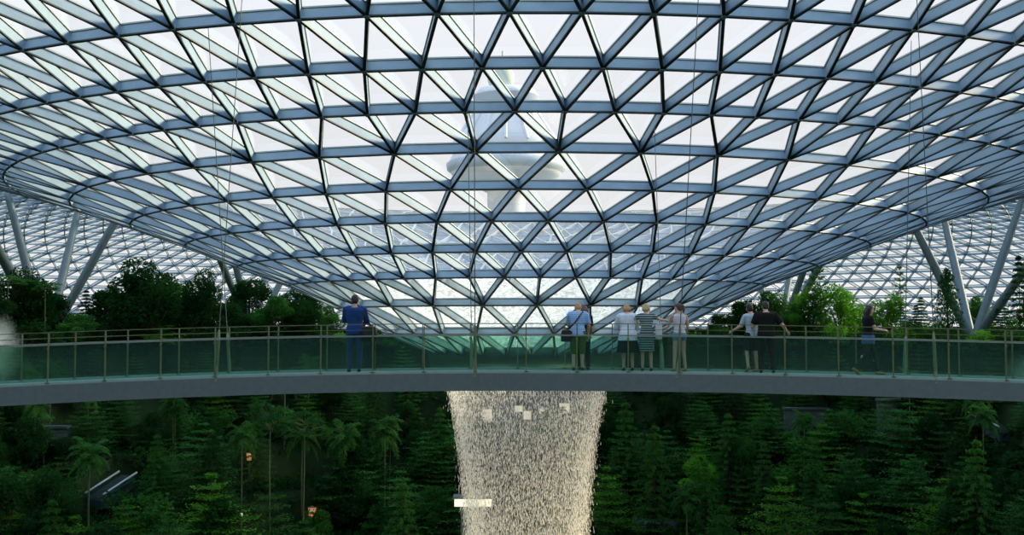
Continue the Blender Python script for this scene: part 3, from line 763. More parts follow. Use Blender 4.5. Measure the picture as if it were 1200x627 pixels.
# --- valley: chosen trees that can be picked out in the photograph
for a in [('palm_a', 108, 502, 66), ('umb_a', 318, 474, 86), ('umb_b', 358, 482, 80), ('tier_a', 240, 496, 88), ('tier_d', 250, 556, 112), ('tier_c', 318, 568, 96), ('con_a', 186, 506, 56),
          ('umb_a', 207, 466, 44), ('tier_d', 92, 606, 110), ('shrub_a', 40, 540, 74), ('umb_b', 54, 484, 32), ('tier_d', 914, 560, 104), ('round_d', 822, 528, 66), ('umb_a', 890, 488, 32), ('round_c', 862, 506, 60),
          ('tier_d', 962, 498, 76), ('tier_a', 1062, 472, 98), ('tier_c', 1050, 552, 96), ('tier_d', 1102, 562, 100), ('banana', 992, 584, 54), ('fern', 1026, 592, 56),
          ('tier_b', 770, 512, 78), ('tier_a', 736, 494, 70), ('round_c', 508, 566, 60), ('tier_b', 430, 516, 78), ('tier_a', 470, 552, 84), ('umb_a', 458, 488, 40), ('tier_c', 398, 524, 76), ('round_c', 372, 594, 60)]:
    plant_auto(*a)
# --- valley: the rest of the slope in rows
rows = [(404, 42, 28), (422, 48, 26), (442, 52, 24), (462, 56, 24), (474, 62, 22), (490, 66, 21), (508, 70, 20), (530, 76, 18), (554, 82, 16), (580, 88, 15), (606, 92, 14)]
keys = ['tier_a', 'tier_b', 'round_a', 'tier_c', 'tier_a', 'con_a', 'tier_b', 'round_b', 'tier_c', 'shrub_a', 'tier_d', 'palm_b', 'tier_b', 'round_a', 'con_c', 'tier_a']
for yt, wpx, n in rows:
    for i in range(n):
        px = -40 + 1280 * (i + R_.uniform(.15, .85)) / n
        if 540 < px < 694 and yt > 540 or 490 < px < 740 and yt < 450: continue
        if 455 < yt < 600 and any(abs(px - q) < 30 for q in (108, 320, 356)) and yt > 485: continue
        plant_auto(R_.choice(keys), px, yt + R_.uniform(-8, 12), wpx * R_.uniform(.75, 1.15))
# --- labels: by look, height on the slope and landmark; look-alikes left over are told apart by their order
def where_x(px, up):
    if up:
        L = [(30, 'at the left edge'), (75, 'before the far-left struts'), (145, 'left of the tallest left tree'), (215, 'left of the crossing cables'), (262, 'beside the crossing cables'), (330, 'left of the man in blue'),
             (470, 'beside the man in blue'), (882, 'left of the man in black'), (935, 'behind the man in black'), (1000, 'left of the walking woman'), (1035, 'behind the walking woman'), (1095, 'right of the walking woman'), (1165, 'beside the far-right struts'), (9999, 'at the right edge')]
    else:
        L = [(70, 'at the left edge'), (180, 'below the bridge\'s left end'), (300, 'below the crossing cables'), (390, 'just left of the man in blue'), (455, 'below the man in blue'), (545, 'just left of the waterfall'), (690, 'behind the waterfall'),
             (760, 'just right of the waterfall'), (840, 'below the woman in denim shorts'), (930, 'below the man in black'), (1040, 'below the walking woman'), (1130, 'below the far-right struts'), (9999, 'at the right edge')]
    for lim, s_2 in L:
        if px < lim: return s_2
def where_y(yt):
    if yt < 400: return 'on the upper terrace'
    if yt < 452: return 'below the terrace'
    return 'high on the slope' if yt < 490 else 'halfway down the slope' if yt < 545 else 'low in the valley'
lab = {}
for r, key, px, Y, yt, lb in PLANTS:
    nm, cat = KIND[key]; up = yt < 400
    s_1 = lb or '%s %s %s' % (nm, where_y(yt), where_x(px, up)); lab.setdefault(s_1, []).append((px, r, cat, key, up))
ORD = ['first', 'second', 'third', 'fourth', 'fifth', 'sixth']
for s_1, L in lab.items():
    L.sort(key=lambda q: q[0])
    for n_, (px, r, cat, key, up) in enumerate(L):
        t_ = s_1
        if len(L) == 2: t_ = s_1 + (', left one' if n_ == 0 else ', right one')
        elif len(L) > 2: t_ = s_1 + ', %s from left' % ORD[n_]
        tag(r, t_, cat, ('upper terrace ' if up else 'valley ') + ('planting' if cat != 'tree' else 'trees'))
# low planting that covers the slope
rng = np.random.default_rng(99)
NC = 7000; Vs = []
for i in range(NC):
    a = rng.uniform(-2.6, 2.6) + PI; r = rng.uniform(11, 50); x, y = AX + r * math.sin(a), AY - r * math.cos(a)
    if y < 30: continue
    z = ground_z(x, y); rr = rng.uniform(.5, 1.3)
    Vs.append(leaf_cloud(in_ball(26, (x, y, z + rr * .3), (rr, rr, rr * .7), .3), size=rng.uniform(.25, .5), flat=.3))
V = np.concatenate(Vs)
o = link_mesh('low_planting', np_mesh('low_planting', V, 4, np.arange(len(V))), M['leaf_dark']); tag(o, 'dark leafy ground cover over the terraced slopes below the bridge', 'planting', kind='stuff')
# hedge along the edge of the upper terrace
Vs = []
for i in range(1500):
    a = rng.uniform(-1.9, 1.9) + PI; r = 43.6 + rng.normal(0, .35); x, y = AX + r * math.sin(a), AY - r * math.cos(a)
    Vs.append(leaf_cloud(in_ball(24, (x, y, -1.5 + rng.uniform(-.1, .6)), (.6, .6, .45), .3), size=.24, flat=.2))
V = np.concatenate(Vs)
o = link_mesh('hedge', np_mesh('hedge', V, 4, np.arange(len(V))), M['leaf_mid']); tag(o, 'long low hedge along the edge of the upper terrace', 'hedge', kind='stuff')

# ================================================================== SMALL THINGS OF THE VALLEY
def mats_lamp(n, c, s): M[n] = lamp_mat(n, c, s)
mats_lamp('warm_lamp', (1.0, .42, .18), .35); mats_lamp('white_lamp', (1.0, .93, .78), .55); mats_lamp('window_light', (1.0, .84, .62), .45)
M['rail_white'] = mat('pale_handrail', (.50, .56, .55), .4, .1, .1, 3)
# the wall behind the waterfall with lit windows, and the lit ledge
def retaining_wall(px0, px1, y0, y1, Y, label, wins=()):
    Y = ground_hit((px0 + px1) / 2, y1).y; a = at(px0, y0, Y); b = at(px1, y1, Y); cx = (a.x + b.x) / 2; root = empty('retaining_wall', (cx, Y, b.z)); tag(root, label, 'wall', kind='structure')
    mb = MB(); W, H = b.x - a.x, a.z - b.z; mb.box((0, .3, H / 2 - 1), (W, .6, H + 2)); mb.box((0, .26, H + .08), (W + .2, .8, .16)); mb.build('wall_body', M['concrete'], root)
    for (wx0, wx1, wy0, wy1) in wins:
        p, q = at(wx0, wy0, Y), at(wx1, wy1, Y); mb = MB(); x0, x1, z0, z1 = p.x - cx, q.x - cx, q.z - b.z, p.z - b.z
        t = .07
        for c, d in (((x0, -.03, (z0 + z1) / 2), (t, .08, z1 - z0 + t)), ((x1, -.03, (z0 + z1) / 2), (t, .08, z1 - z0 + t)), (((x0 + x1) / 2, -.03, z0), (x1 - x0, .08, t)), (((x0 + x1) / 2, -.03, z1), (x1 - x0, .08, t))): mb.box(c, d)
        f = mb.build('window_frame', M['rail_metal'], root); mb = MB(); mb.box(((x0 + x1) / 2, -.01, (z0 + z1) / 2), (x1 - x0, .03, z1 - z0)); mb.build('lit_pane', M['window_light'], f)
retaining_wall(535, 700, 466, 520, 98, 'concrete wall with lit windows behind the waterfall', [(565, 577, 479, 494), (603, 613, 475, 483), (613, 623, 481, 492), (632, 644, 478, 490), (655, 668, 472, 484)])
retaining_wall(262, 318, 478, 500, 92, 'grey wall glimpsed high on the slope left of the man in blue')
retaining_wall(920, 985, 480, 512, 90, 'blue-grey wall glimpsed high on the slope below the walking woman')
retaining_wall(-10, 78, 502, 526, 82, 'grey terrace wall at the left edge below the bridge')
retaining_wall(1030, 1080, 470, 495, 92, 'grey wall glimpsed high on the slope near the right end of the bridge')
# lit ledge crossing behind the fall
YC = 73.0; a = at(533, 583, YC); b = at(576, 592, YC); root = empty('lit_kiosk', ((a.x + b.x) / 2, YC, -27)); tag(root, 'brightly lit white kiosk top at the left foot of the waterfall', 'kiosk')
hz_ = b.z + 27; mb = MB(); mb.box((0, 0, hz_ + (a.z - b.z) / 2), (b.x - a.x, 1.2, a.z - b.z)); mb.build('lit_fascia', M['white_lamp'], root)
mb = MB(); mb.box((0, 0, a.z + 27 + .06), (b.x - a.x + .2, 1.4, .12)); mb.build('roof', M['concrete'], root); mb = MB(); mb.box((0, .1, hz_ / 2), (b.x - a.x - .8, .8, hz_)); mb.build('base', M['concrete'], root)
# escalators
def escalator(p0, p1, gap, label):
    root = empty('escalator', p0); tag(root, label, 'escalator'); d = p1 - p0; h = Vector((-d.y, d.x, 0)).normalized()
    mb = MB(); mb.hexa([-h * .6 + Vector((0, 0, -1)), d - h * .6 + Vector((0, 0, -1)), d + h * .6 + Vector((0, 0, -1)), h * .6 + Vector((0, 0, -1)), -h * .6 + Vector((0, 0, -.4)), d - h * .6 + Vector((0, 0, -.4)), d + h * .6 + Vector((0, 0, -.4)), h * .6 + Vector((0, 0, -.4))]); mb.build('truss', M['rim'], root)
    n = 22; mb = MB()
    for i in range(n):
        c = d * ((i + .5) / n); mb.box((c.x, c.y, c.z - .3), (abs(d.x) / n + .02, 1.0, .2), math.atan2(d.y, d.x))
    mb.build('steps', M['concrete'], root)
    for s_ in (-1, 1):
        o_ = h * (gap / 2 * s_)
        mb = MB(); mb.tube([o_, o_ + d], .07, 8); mb.build('handrail', M['rail_white'], root, True)
        mb = MB(); mb.hexa([o_ + Vector((0, -.01, -.5)), o_ + d + Vector((0, -.01, -.5)), o_ + d + Vector((0, .01, -.5)), o_ + Vector((0, .01, -.5)), o_ + Vector((0, -.01, -.04)), o_ + d + Vector((0, -.01, -.04)), o_ + d + Vector((0, .01, -.04)), o_ + Vector((0, .01, -.04))]); mb.build('side_glass', M['rail_glass'], root)
q = ground_hit(110, 579, 1.6); escalator(q, at(150, 553, q.y + 3), 1.5, 'escalator with pale handrails climbing through the trees at lower left')
q = ground_hit(1180, 500, 1.6); escalator(q, at(1143, 483, q.y + 3), 1.2, 'escalator handrail glimpsed among the trees at right under the bridge')
# garden lamps
def garden_lamp(px, py, Y, m, s_, label):
    p = ground_hit(px, py, 1.4, 42); s_ *= p.y / Y; root = empty('garden_lamp', (p.x, p.y, p.z - 1.4)); tag(root, label, 'lamp')
    mb = MB(); mb.tube([(0, 0, -1.5), (0, 0, 1.25)], .04, 8); mb.build('post', M['rail_metal'], root)
    mb = MB(); mb.tube([(0, 0, 1.4 - s_ * .9), (0, 0, 1.4 + s_ * .9)], [s_ * .55, s_ * .7], 12); mb.build('lamp_shade', M[m], root, True)
    mb = MB(); mb.tube([(0, 0, 1.4 + s_ * .9), (0, 0, 1.4 + s_ * 1.1)], [s_ * .8, s_ * .2], 12); mb.build('cap', M['rail_metal'], root, True)
garden_lamp(292, 535, 50, 'warm_lamp', .18, 'orange glowing lamp among the tiered trees at left')
garden_lamp(2, 592, 46, 'warm_lamp', .20, 'orange glowing lamp at the lower left edge')
garden_lamp(366, 601, 47, 'warm_lamp', .26, 'orange glowing lamp at the bottom, left of the waterfall')
garden_lamp(283, 603, 46, 'white_lamp', .07, 'small white lamp at the bottom under the tiered trees')
garden_lamp(77, 587, 46, 'white_lamp', .05, 'tiny white lamp at lower left before the palm')
garden_lamp(49, 501, 62, 'white_lamp', .07, 'small white lamp at left high on the slope')
# a pool of pale water glimpsed at the bottom right of the fall
p = ground_hit(768, 608, .3); mb = MB(); mb.revolve([(0, .0), (1.5, .0), (1.6, .12), (1.8, .12), (1.8, -.8)], 40); M['pool'] = mat('pale_pool_water', (.30, .42, .48), .08, 0, .2, 1, bump=.1)
o = mb.build('pool', M['pool'], None); o.location = (p.x, p.y, p.z); tag(o, 'pale blue pool glimpsed through the trees right of the waterfall', 'pool')

# ================================================================== PEOPLE
SKIN = mat('warm_skin', (.46, .27, .17), .6, 0, .08, 6); SKIN2 = mat('light_skin', (.58, .36, .25), .6, 0, .08, 6)
def cloth(name, c, c2=None, stripes=None, checks=False):
    m = bpy.data.materials.new(name); m.use_nodes = True; t = m.node_tree; b = t.nodes['Principled BSDF']; b.inputs['Roughness'].default_value = .85; b.inputs['Specular IOR Level'].default_value = .2
    tc = t.nodes.new('ShaderNodeTexCoord')
    if stripes:
        sp_ = t.nodes.new('ShaderNodeSeparateXYZ'); t.links.new(tc.outputs['Object'], sp_.inputs[0])
        def band(ax, fr):
            mu = t.nodes.new('ShaderNodeMath'); mu.operation = 'MULTIPLY'; mu.inputs[1].default_value = fr; fc = t.nodes.new('ShaderNodeMath'); fc.operation = 'FRACT'; gt = t.nodes.new('ShaderNodeMath'); gt.operation = 'GREATER_THAN'; gt.inputs[1].default_value = .62
            t.links.new(sp_.outputs[ax], mu.inputs[0]); t.links.new(mu.outputs[0], fc.inputs[0]); t.links.new(fc.outputs[0], gt.inputs[0]); return gt.outputs[0]
        f = band('Z', stripes)
        if checks:
            g = band('X', stripes); ad = t.nodes.new('ShaderNodeMath'); ad.operation = 'ADD'; t.links.new(f, ad.inputs[0]); t.links.new(g, ad.inputs[1]); hf = t.nodes.new('ShaderNodeMath'); hf.operation = 'MULTIPLY'; hf.inputs[1].default_value = .5; t.links.new(ad.outputs[0], hf.inputs[0]); f = hf.outputs[0]
        mx = t.nodes.new('ShaderNodeMix'); mx.data_type = 'RGBA'; mx.inputs[6].default_value = (*c, 1); mx.inputs[7].default_value = (*c2, 1); t.links.new(f, mx.inputs[0]); t.links.new(mx.outputs[2], b.inputs['Base Color'])
    else:
        no = t.nodes.new('ShaderNodeTexNoise'); no.inputs['Scale'].default_value = 9; r = t.nodes.new('ShaderNodeValToRGB'); r.color_ramp.elements[0].color = (*[q * .8 for q in c], 1); r.color_ramp.elements[1].color = (*(c2 or c), 1)
        t.links.new(tc.outputs['Object'], no.inputs[0]); t.links.new(no.outputs['Fac'], r.inputs[0]); t.links.new(r.outputs[0], b.inputs['Base Color'])
    return m
def remesh_obj(mb, name, m, parent, vox=.010, smooth=6):
    o = mb.build(name, m, parent, True); md = o.modifiers.new('remesh', 'REMESH'); md.mode = 'VOXEL'; md.voxel_size = vox; md.use_smooth_shade = True
    if smooth: s_ = o.modifiers.new('smooth', 'SMOOTH'); s_.iterations = smooth; s_.factor = .5
    return o
def limb(mb, a, b, r1, r2, n=12, round_=True, flat=1.0):
    a, b = Vector(a), Vector(b); mb.tube([a, a.lerp(b, .35), b], [r1, r1 * .55 + r2 * .5, r2], n)
    if round_: mb.ball(a, r1 * .99, n, 8); mb.ball(b, r2 * .99, n, 8)
def ell(c, rx, ry, z, n=20, R=None, piv=None):
    ring = [Vector((c[0] + rx * math.cos(2 * PI * k / n), c[1] + ry * math.sin(2 * PI * k / n), z)) for k in range(n)]
    return ring
def default_pose():
    return dict(lean=0.0, head_tilt=0.0, head_turn=0.0, hipL=(-.09, 0, .92), hipR=(.09, 0, .92), kneeL=(-.10, .02, .50), kneeR=(.10, .02, .50), ankL=(-.11, -.02, .09), ankR=(.11, -.02, .09),
                elbL=(-.27, .02, 1.12), elbR=(.27, .02, 1.12), wrL=(-.28, .14, .90), wrR=(.28, .14, .90), toeyaw=0.0, girth=1.0, shoulder=1.0)
def person(name_label, pos, yaw, height, pose, look, group=None):
    """pose in metres for a 1.70 m body facing +y; arms given as elbow and wrist targets after leaning"""
    P = default_pose(); P.update(pose); k = height / 1.70
    root = empty('person', pos, yaw); root.scale = (k, k, k); tag(root, name_label, 'person', group)
    G = P['girth']; SH = P['shoulder']
    piv = Vector((0, 0, .95)); RX = Matrix.Rotation(-P['lean'], 3, 'X')
    def up(v): v = Vector(v); return piv + RX @ (v - piv)
    female = look.get('female', False)
    # ---------------- body, one continuous surface
    mb = MB()
    sec = [(.84, .145, .11, 0), (.90, .165, .12, 0), (.97, .155, .112, 0), (1.08, .130, .100, .005), (1.18, .140, .105, .005), (1.30, .165, .112, 0), (1.38, .170, .100, -.005), (1.43, .120, .075, -.005), (1.46, .06, .06, -.005)]
    def torso(mbx, grow=0.0, z0=0, z1=9, close=True):
        rings = []
        for z, rx, ry, cy_ in sec:
            if z < z0 - 1e-6 or z > z1 + 1e-6: continue
            gx = rx * G * (SH if z > 1.15 else 1) + grow; gy = ry * G + grow
            if female and .84 < z < 1.2: gx *= .97
            rings.append([up(v) if z > .93 else Vector(v) for v in ell((0, cy_), gx, gy, z)])
        mbx.loft(rings, close)
    torso(mb)
    nk, hd = up((0, -.005, 1.45)), up((0, .02, 1.60)); RH = RX @ Matrix.Rotation(-P['head_tilt'], 3, 'X') @ Matrix.Rotation(P['head_turn'], 3, 'Z')
    hd = nk + RX @ Matrix.Rotation(-P['head_tilt'], 3, 'X') @ Vector((0, .03, .155))
    limb(mb, nk, hd + Vector((0, 0, -.03)), .055, .052)
    def hv(x, y, z): return hd + RH @ Vector((x, y, z))
    rings = []
    for z, rx, ry, cy_ in [(-.115, .022, .025, .05), (-.10, .045, .050, .035), (-.06, .062, .075, .015), (0, .074, .092, .0), (.05, .075, .095, -.004), (.085, .060, .078, -.004), (.108, .030, .04, -.004)]:
        rings.append([hv(rx * math.cos(2 * PI * q / 18), cy_ + ry * math.sin(2 * PI * q / 18), z) for q in range(18)])
    mb.loft(rings)
    mb.tube([hv(0, .085, .02), hv(0, .108, -.022), hv(0, .09, -.034)], [.010, .015, .012], 8)      # nose
    mb.ball(hv(0, .083, -.062), (.024, .012, .010), 8, 6)                                        # mouth
    for s_ in (-1, 1): mb.ball(hv(.076 * s_, -.005, -.01), (.012, .020, .030), 8, 6)              # ears
    SHL, SHR = up((-.175 * SH, 0, 1.385)), up((.175 * SH, 0, 1.385))
    J = {}
    for sd, sh in (('L', SHL), ('R', SHR)):
        s_ = -1 if sd == 'L' else 1
        el, wr = Vector(P['elb' + sd]), Vector(P['wr' + sd]); J[sd] = (sh, el, wr)
        limb(mb, sh, el, .050 * G, .038 * G); limb(mb, el, wr, .039 * G, .026)
        # hand: palm, four fingers of different lengths, a thumb leaving the side of the palm
        f = (wr - el).normalized(); side = f.cross(Vector((0, 0, 1)));
        if side.length < .2: side = Vector((1, 0, 0))
        side.normalize(); side = side * s_; nrm = side.cross(f).normalized()
        if nrm.z > 0: nrm = -nrm
        grip = P.get('grip' + sd, .5); pc = wr + f * .085
        mb.tube([wr, wr + f * .03, pc], [.024, .034, .036], 10, True, (1, .62)) if False else limb(mb, wr, pc, .026, .030)
        mb.ball(wr + f * .055 + side * .014, (.026, .026, .022), 8, 6); mb.ball(wr + f * .055 - side * .014, (.026, .026, .022), 8, 6)
        for q, ln_ in enumerate((.070, .080, .076, .060)):
            b0 = pc + side * (.030 - .020 * q) * -1 + f * .005; d1 = (f + nrm * grip * .5).normalized(); d2 = (f + nrm * grip * 1.6).normalized(); d3 = (f * .5 + nrm * grip * 2.4).normalized()
            p1 = b0 + d1 * ln_ * .45; p2 = p1 + d2 * ln_ * .32; p3 = p2 + d3 * ln_ * .25
            mb.tube([b0 - f * .02, p1, p2, p3], [.0095, .009, .0085, .0075], 7)
        tb_ = wr + f * .035 - side * -.028 * 1.0; mb.tube([tb_, tb_ + (side * .8 + f * .6 + nrm * .3).normalized() * .035, tb_ + (side * .5 + f + nrm * .6).normalized() * .065], [.012, .011, .009], 7)
    for sd in 'LR':
        h, kn, an = Vector(P['hip' + sd]), Vector(P['knee' + sd]), Vector(P['ank' + sd])
        limb(mb, h, kn, .082 * G, .052 * G); limb(mb, kn, an, .052 * G, .036)
        calf = kn.lerp(an, .3); mb.ball(calf + Vector((0, -.014, 0)), (.046 * G, .048 * G, .10), 10, 8)
        ty = P.get('toe' + sd, 0.0); tilt = P.get('heel' + sd, 0.0)
        fd = Vector((math.sin(ty), math.cos(ty) * math.cos(tilt), -math.sin(tilt)))
        mb.tube([an - fd * .055 + Vector((0, 0, -.05)), an + fd * .02 + Vector((0, 0, -.045)), an + fd * .12 + Vector((0, 0, -.062)), an + fd * .175 + Vector((0, 0, -.068))], [.030, .038, .034, .016], 10)
    body = remesh_obj(mb, 'body', look.get('skin', SKIN), root, .0085, 4)
    # ---------------- hair
    H = MB(); hl = look.get('hair_len', 0)
    rings = []
    for z, rx, ry, cy_ in [(-.095, .048, .026, -.050), (-.055, .066, .042, -.058), (-.02, .076, .060, -.045), (.02, .086, .082, -.028), (.06, .086, .098, -.010), (.095, .068, .082, -.008), (.122, .036, .045, -.008)]:
        rings.append([hv(rx * math.cos(2 * PI * q / 18), cy_ + ry * math.sin(2 * PI * q / 18), z) for q in range(18)])
    H.loft(rings)
    if hl > 0:
        for x in (-.055, -.02, .02, .055):
            a = hv(x, -.06, .03); b = hv(x * 1.15, -.085, -.06); c = b + Vector((0, -.012, -hl)); H.tube([a, b, c], [.042, .040, .026], 10)
        for s_ in (-1, 1): H.tube([hv(.07 * s_, 0, .04), hv(.082 * s_, -.02, -.05), hv(.078 * s_, -.03, -.05) + Vector((0, -.01, -min(hl, .10)))], [.026, .024, .015], 8)
    if look.get('ponytail'):
        a = hv(0, -.10, .05); b = hv(.015, -.15, .02); c = b + Vector((.01, -.02, -.09)); d = c + Vector((.0, .015, -.10)); H.tube([a, b, c, d], [.032, .042, .038, .012], 10)
        H.ball(hv(.045, -.08, -.01), .05, 10, 8)
    if look.get('hair', True): remesh_obj(H, 'hair', look.get('hairmat'), root, .010, 3)
    # ---------------- clothing
    top = look['top']; mbt = MB(); zt0 = look.get('top_z', .90)
    torso(mbt, look.get('top_grow', .016), zt0, 1.43, True)
    if look.get('straps'):
        for s_ in (-1, 1): mbt.tube([up((s_ * .075, -.10, 1.34)), up((s_ * .09, -.03, 1.455)), up((s_ * .075, .10, 1.34))], [.022, .020, .022], 8)
    sl = look.get('sleeve', 1.0)       # 0 none, .5 to the elbow, 1 to the wrist
    if sl > 0:
        mbt.tube([up((-.15 * SH, 0, 1.40)), up((.15 * SH, 0, 1.40))], .07 * G, 12)
        for sd in 'LR':
            sh, el, wr = J[sd]; g = look.get('sleeve_grow', .018); mbt.ball(sh, .062 * G + g * .3, 12, 8)
            if sl <= .5: e_ = sh.lerp(el, sl / .5 * .92); mbt.tube([sh, e_], [.052 * G + g, .042 * G + g], 12)
            else: e_ = el.lerp(wr, (sl - .5) * 2 * .95); mbt.tube([sh, el], [.050 * G + g, .040 * G + g], 12); mbt.ball(el, .040 * G + g, 12, 8); mbt.tube([el, e_], [.040 * G + g, .030 + g * .8], 12)
    if look.get('drape'):   # loose hem flaring below the waist
        dz = look['drape']; rings = [[Vector(v) for v in ell((0, 0), .16 * G + .03 + f * .05, .12 * G + .03 + f * .04, .98 - f * dz)] for f in (0, .5, 1)]; mbt.loft(rings)
    t_o = remesh_obj(mbt, look.get('top_name', 'shirt'), top, root, .012, 3)
    bt = look.get('bottom')
    if bt:
        mbb = MB(); torso(mbb, .014, .84, .97, True)
        kind = look.get('bottom_kind', 'trousers'); g = look.get('leg_grow', .016)
        if kind == 'skirt':
            zl = look.get('bottom_z', .50); rings = [[Vector(v) for v in ell((0, 0), .155 * G + .02 + f * look.get('flare', .05), .115 * G + .025 + f * look.get('flare', .05), 1.0 - f * (1.0 - zl))] for f in (0, .3, .6, 1)]; mbb.loft(rings)
        else:
            for sd in 'LR':
                h, kn, an = Vector(P['hip' + sd]), Vector(P['knee' + sd]), Vector(P['ank' + sd]); mbb.ball(h, .082 * G + g, 12, 8)
                ll = look.get('leg_len', 1.0)
                if ll <= .5: mbb.tube([h, h.lerp(kn, ll * 2)], [.080 * G + g, .062 * G + g + .008], 12)
                else: mbb.tube([h, kn], [.080 * G + g, .054 * G + g], 12); mbb.ball(kn, .054 * G + g, 12, 8); mbb.tube([kn, kn.lerp(an, (ll - .5) * 2)], [.054 * G + g, .040 + g * 1.2], 12)
        remesh_obj(mbb, look.get('bottom_name', kind), bt, root, .012, 3)
    sm = look.get('shoes')
    if sm:
        for sd in 'LR':
            an = Vector(P['ank' + sd]); ty = P.get('toe' + sd, 0.0); tilt = P.get('heel' + sd, 0.0); fd = Vector((math.sin(ty), math.cos(ty) * math.cos(tilt), -math.sin(tilt))); mbs = MB()
            mbs.tube([an - fd * .075 + Vector((0, 0, -.045)), an + fd * .0 + Vector((0, 0, -.040)), an + fd * .12 + Vector((0, 0, -.055)), an + fd * .20 + Vector((0, 0, -.064))], [.034, .046, .042, .022], 12)
            remesh_obj(mbs, 'shoe', sm, root, .010, 2)
    return root, J, up, hv
def bpos(px, Y):
    X = (px - 600) / FPX * Y; z = br_z(X); return Vector((X, Y, z + .005))
BLK = mat('black_hair', (.012, .010, .009), .5, 0, .2, 20); GREY = mat('thin_blond_grey_hair', (.42, .27, .14), .6, 0, .2, 20); BLOND = mat('blonde_hair', (.50, .38, .18), .6, 0, .2, 20); BROWN = mat('brown_hair', (.10, .045, .02), .55, 0, .2, 20); GINGER = mat('pale_ginger_hair', (.50, .27, .12), .6, 0, .2, 20)
SHOE = mat('dark_shoe_leather', (.02, .02, .02), .5, 0, .1, 5); TANSHOE = mat('tan_shoe', (.30, .20, .07), .6, 0, .1, 5)
BAG = mat('black_bag_leather', (.010, .010, .012), .5, 0, .2, 9, bump=.1); WBAG = mat('white_bag_canvas', (.70, .72, .70), .8, 0, .1, 9)
def bag(label, loc, size, m, strap_pts=None, yaw=0.0):
    root = empty('shoulder_bag', loc, yaw); tag(root, label, 'bag'); mb = MB(); sx, sy, sz = size
    rings = [[Vector((sx / 2 * w_ * (abs(math.cos(2 * PI * q / 20)) ** .6) * (1 if math.cos(2 * PI * q / 20) > 0 else -1), sy / 2 * w_ * (abs(math.sin(2 * PI * q / 20)) ** .7) * (1 if math.sin(2 * PI * q / 20) > 0 else -1), z_ * sz)) for q in range(20)] for z_, w_ in ((-.5, .80), (-.42, 1.0), (0, 1.04), (.35, .95), (.47, .7), (.5, .3))]
    mb.loft(rings); mb.build('pouch', m, root, True)
    mb = MB(); mb.box((0, -sy / 2 * .95, sz * .2), (sx * .8, .02, sz * .45)); mb.build('flap', m, root)
    if strap_pts:
        inv = Matrix.Rotation(-yaw, 3, 'Z'); mb = MB(); mb.tube([inv @ (Vector(q) - Vector(loc)) for q in strap_pts], .016, 8, True, (1.2, .5)); mb.build('strap', m, root, True)
    return root
# 1 man in a blue top at the near rail, seen from behind, arms forward, black bag at his right hip
p = bpos(416, 26.75)
r1, J, up, hv = person('man in a blue long-sleeved top and jeans, seen from behind, carrying a black bag', p, .08, 1.86,
    dict(girth=1.12, shoulder=1.10, elbL=(-.24, .16, 1.15), wrL=(-.06, .30, 1.10), elbR=(.26, .10, 1.13), wrR=(.17, .30, 1.05), head_tilt=.25, kneeL=(-.11, .02, .5), ankL=(-.12, 0, .09), ankR=(.10, 0, .09), gripL=.8, gripR=.8),
    dict(top=cloth('navy_blue_knit', (.012, .045, .16), (.02, .07, .24)), sleeve=.95, top_z=.84, bottom=cloth('blue_jeans', (.018, .055, .13), (.03, .085, .18)), leg_len=1.0, shoes=SHOE, hairmat=BLK, top_name='sweater', bottom_name='jeans'))
bag('black bag hanging at the right side of the man in the blue top', p + Vector((.36, -.05, .93)), (.38, .20, .38), BAG, [p + Vector((.24, -.05, 1.10)), p + Vector((.26, -.10, 1.40)), p + Vector((.16, -.06, 1.56)), p + Vector((.20, .12, 1.42)), p + Vector((.40, .03, 1.10))])
# 2 man in a blue checked shirt
p = bpos(677, 27.35)
LEAN = dict(lean=.30)
r2, J, up, hv = person('man in a blue checked shirt and olive knee shorts with a black shoulder bag', p, -.10, 1.70,
    dict(lean=.20, head_tilt=.45, girth=1.15, shoulder=1.08, elbR=(.27, .12, 1.10), wrR=(.24, .24, .86), elbL=(-.25, .25, 1.12), wrL=(-.12, .45, 1.08)),
    dict(top=cloth('blue_checked_cotton', (.16, .36, .66), (.50, .66, .85), 22, True), sleeve=.45, top_z=.84, sleeve_grow=.03, bottom=cloth('olive_cotton', (.06, .12, .025), (.09, .16, .04)), bottom_name='knee_shorts', leg_len=.62, leg_grow=.028, shoes=SHOE, hairmat=GINGER, skin=SKIN2))
bag('black bag slung at the left hip of the man in the checked shirt', p + Vector((-.29, -.12, .86)), (.26, .15, .30), BAG, [p + Vector((-.25, -.14, 1.0)), p + Vector((-.05, -.16, 1.22)), p + Vector((.13, -.02, 1.46)), p + Vector((.12, .16, 1.36)), p + Vector((-.08, .24, 1.15)), p + Vector((-.30, .05, 1.0))])
p = bpos(684, 27.75)
person('person with brown hair in dark clothes, mostly hidden behind the man in the checked shirt', p, .0, 1.62,
    dict(lean=.12, head_tilt=.3, head_turn=.4, elbR=(.22, .10, 1.08), wrR=(.18, .22, .90), elbL=(-.22, .22, 1.12), wrL=(-.12, .35, 1.12)),
    dict(top=cloth('black_green_cotton', (.012, .03, .025)), sleeve=.4, bottom=cloth('dark_teal_trousers', (.01, .025, .025)), leg_len=1.0, shoes=SHOE, hairmat=BROWN, hair_len=.10, female=True))
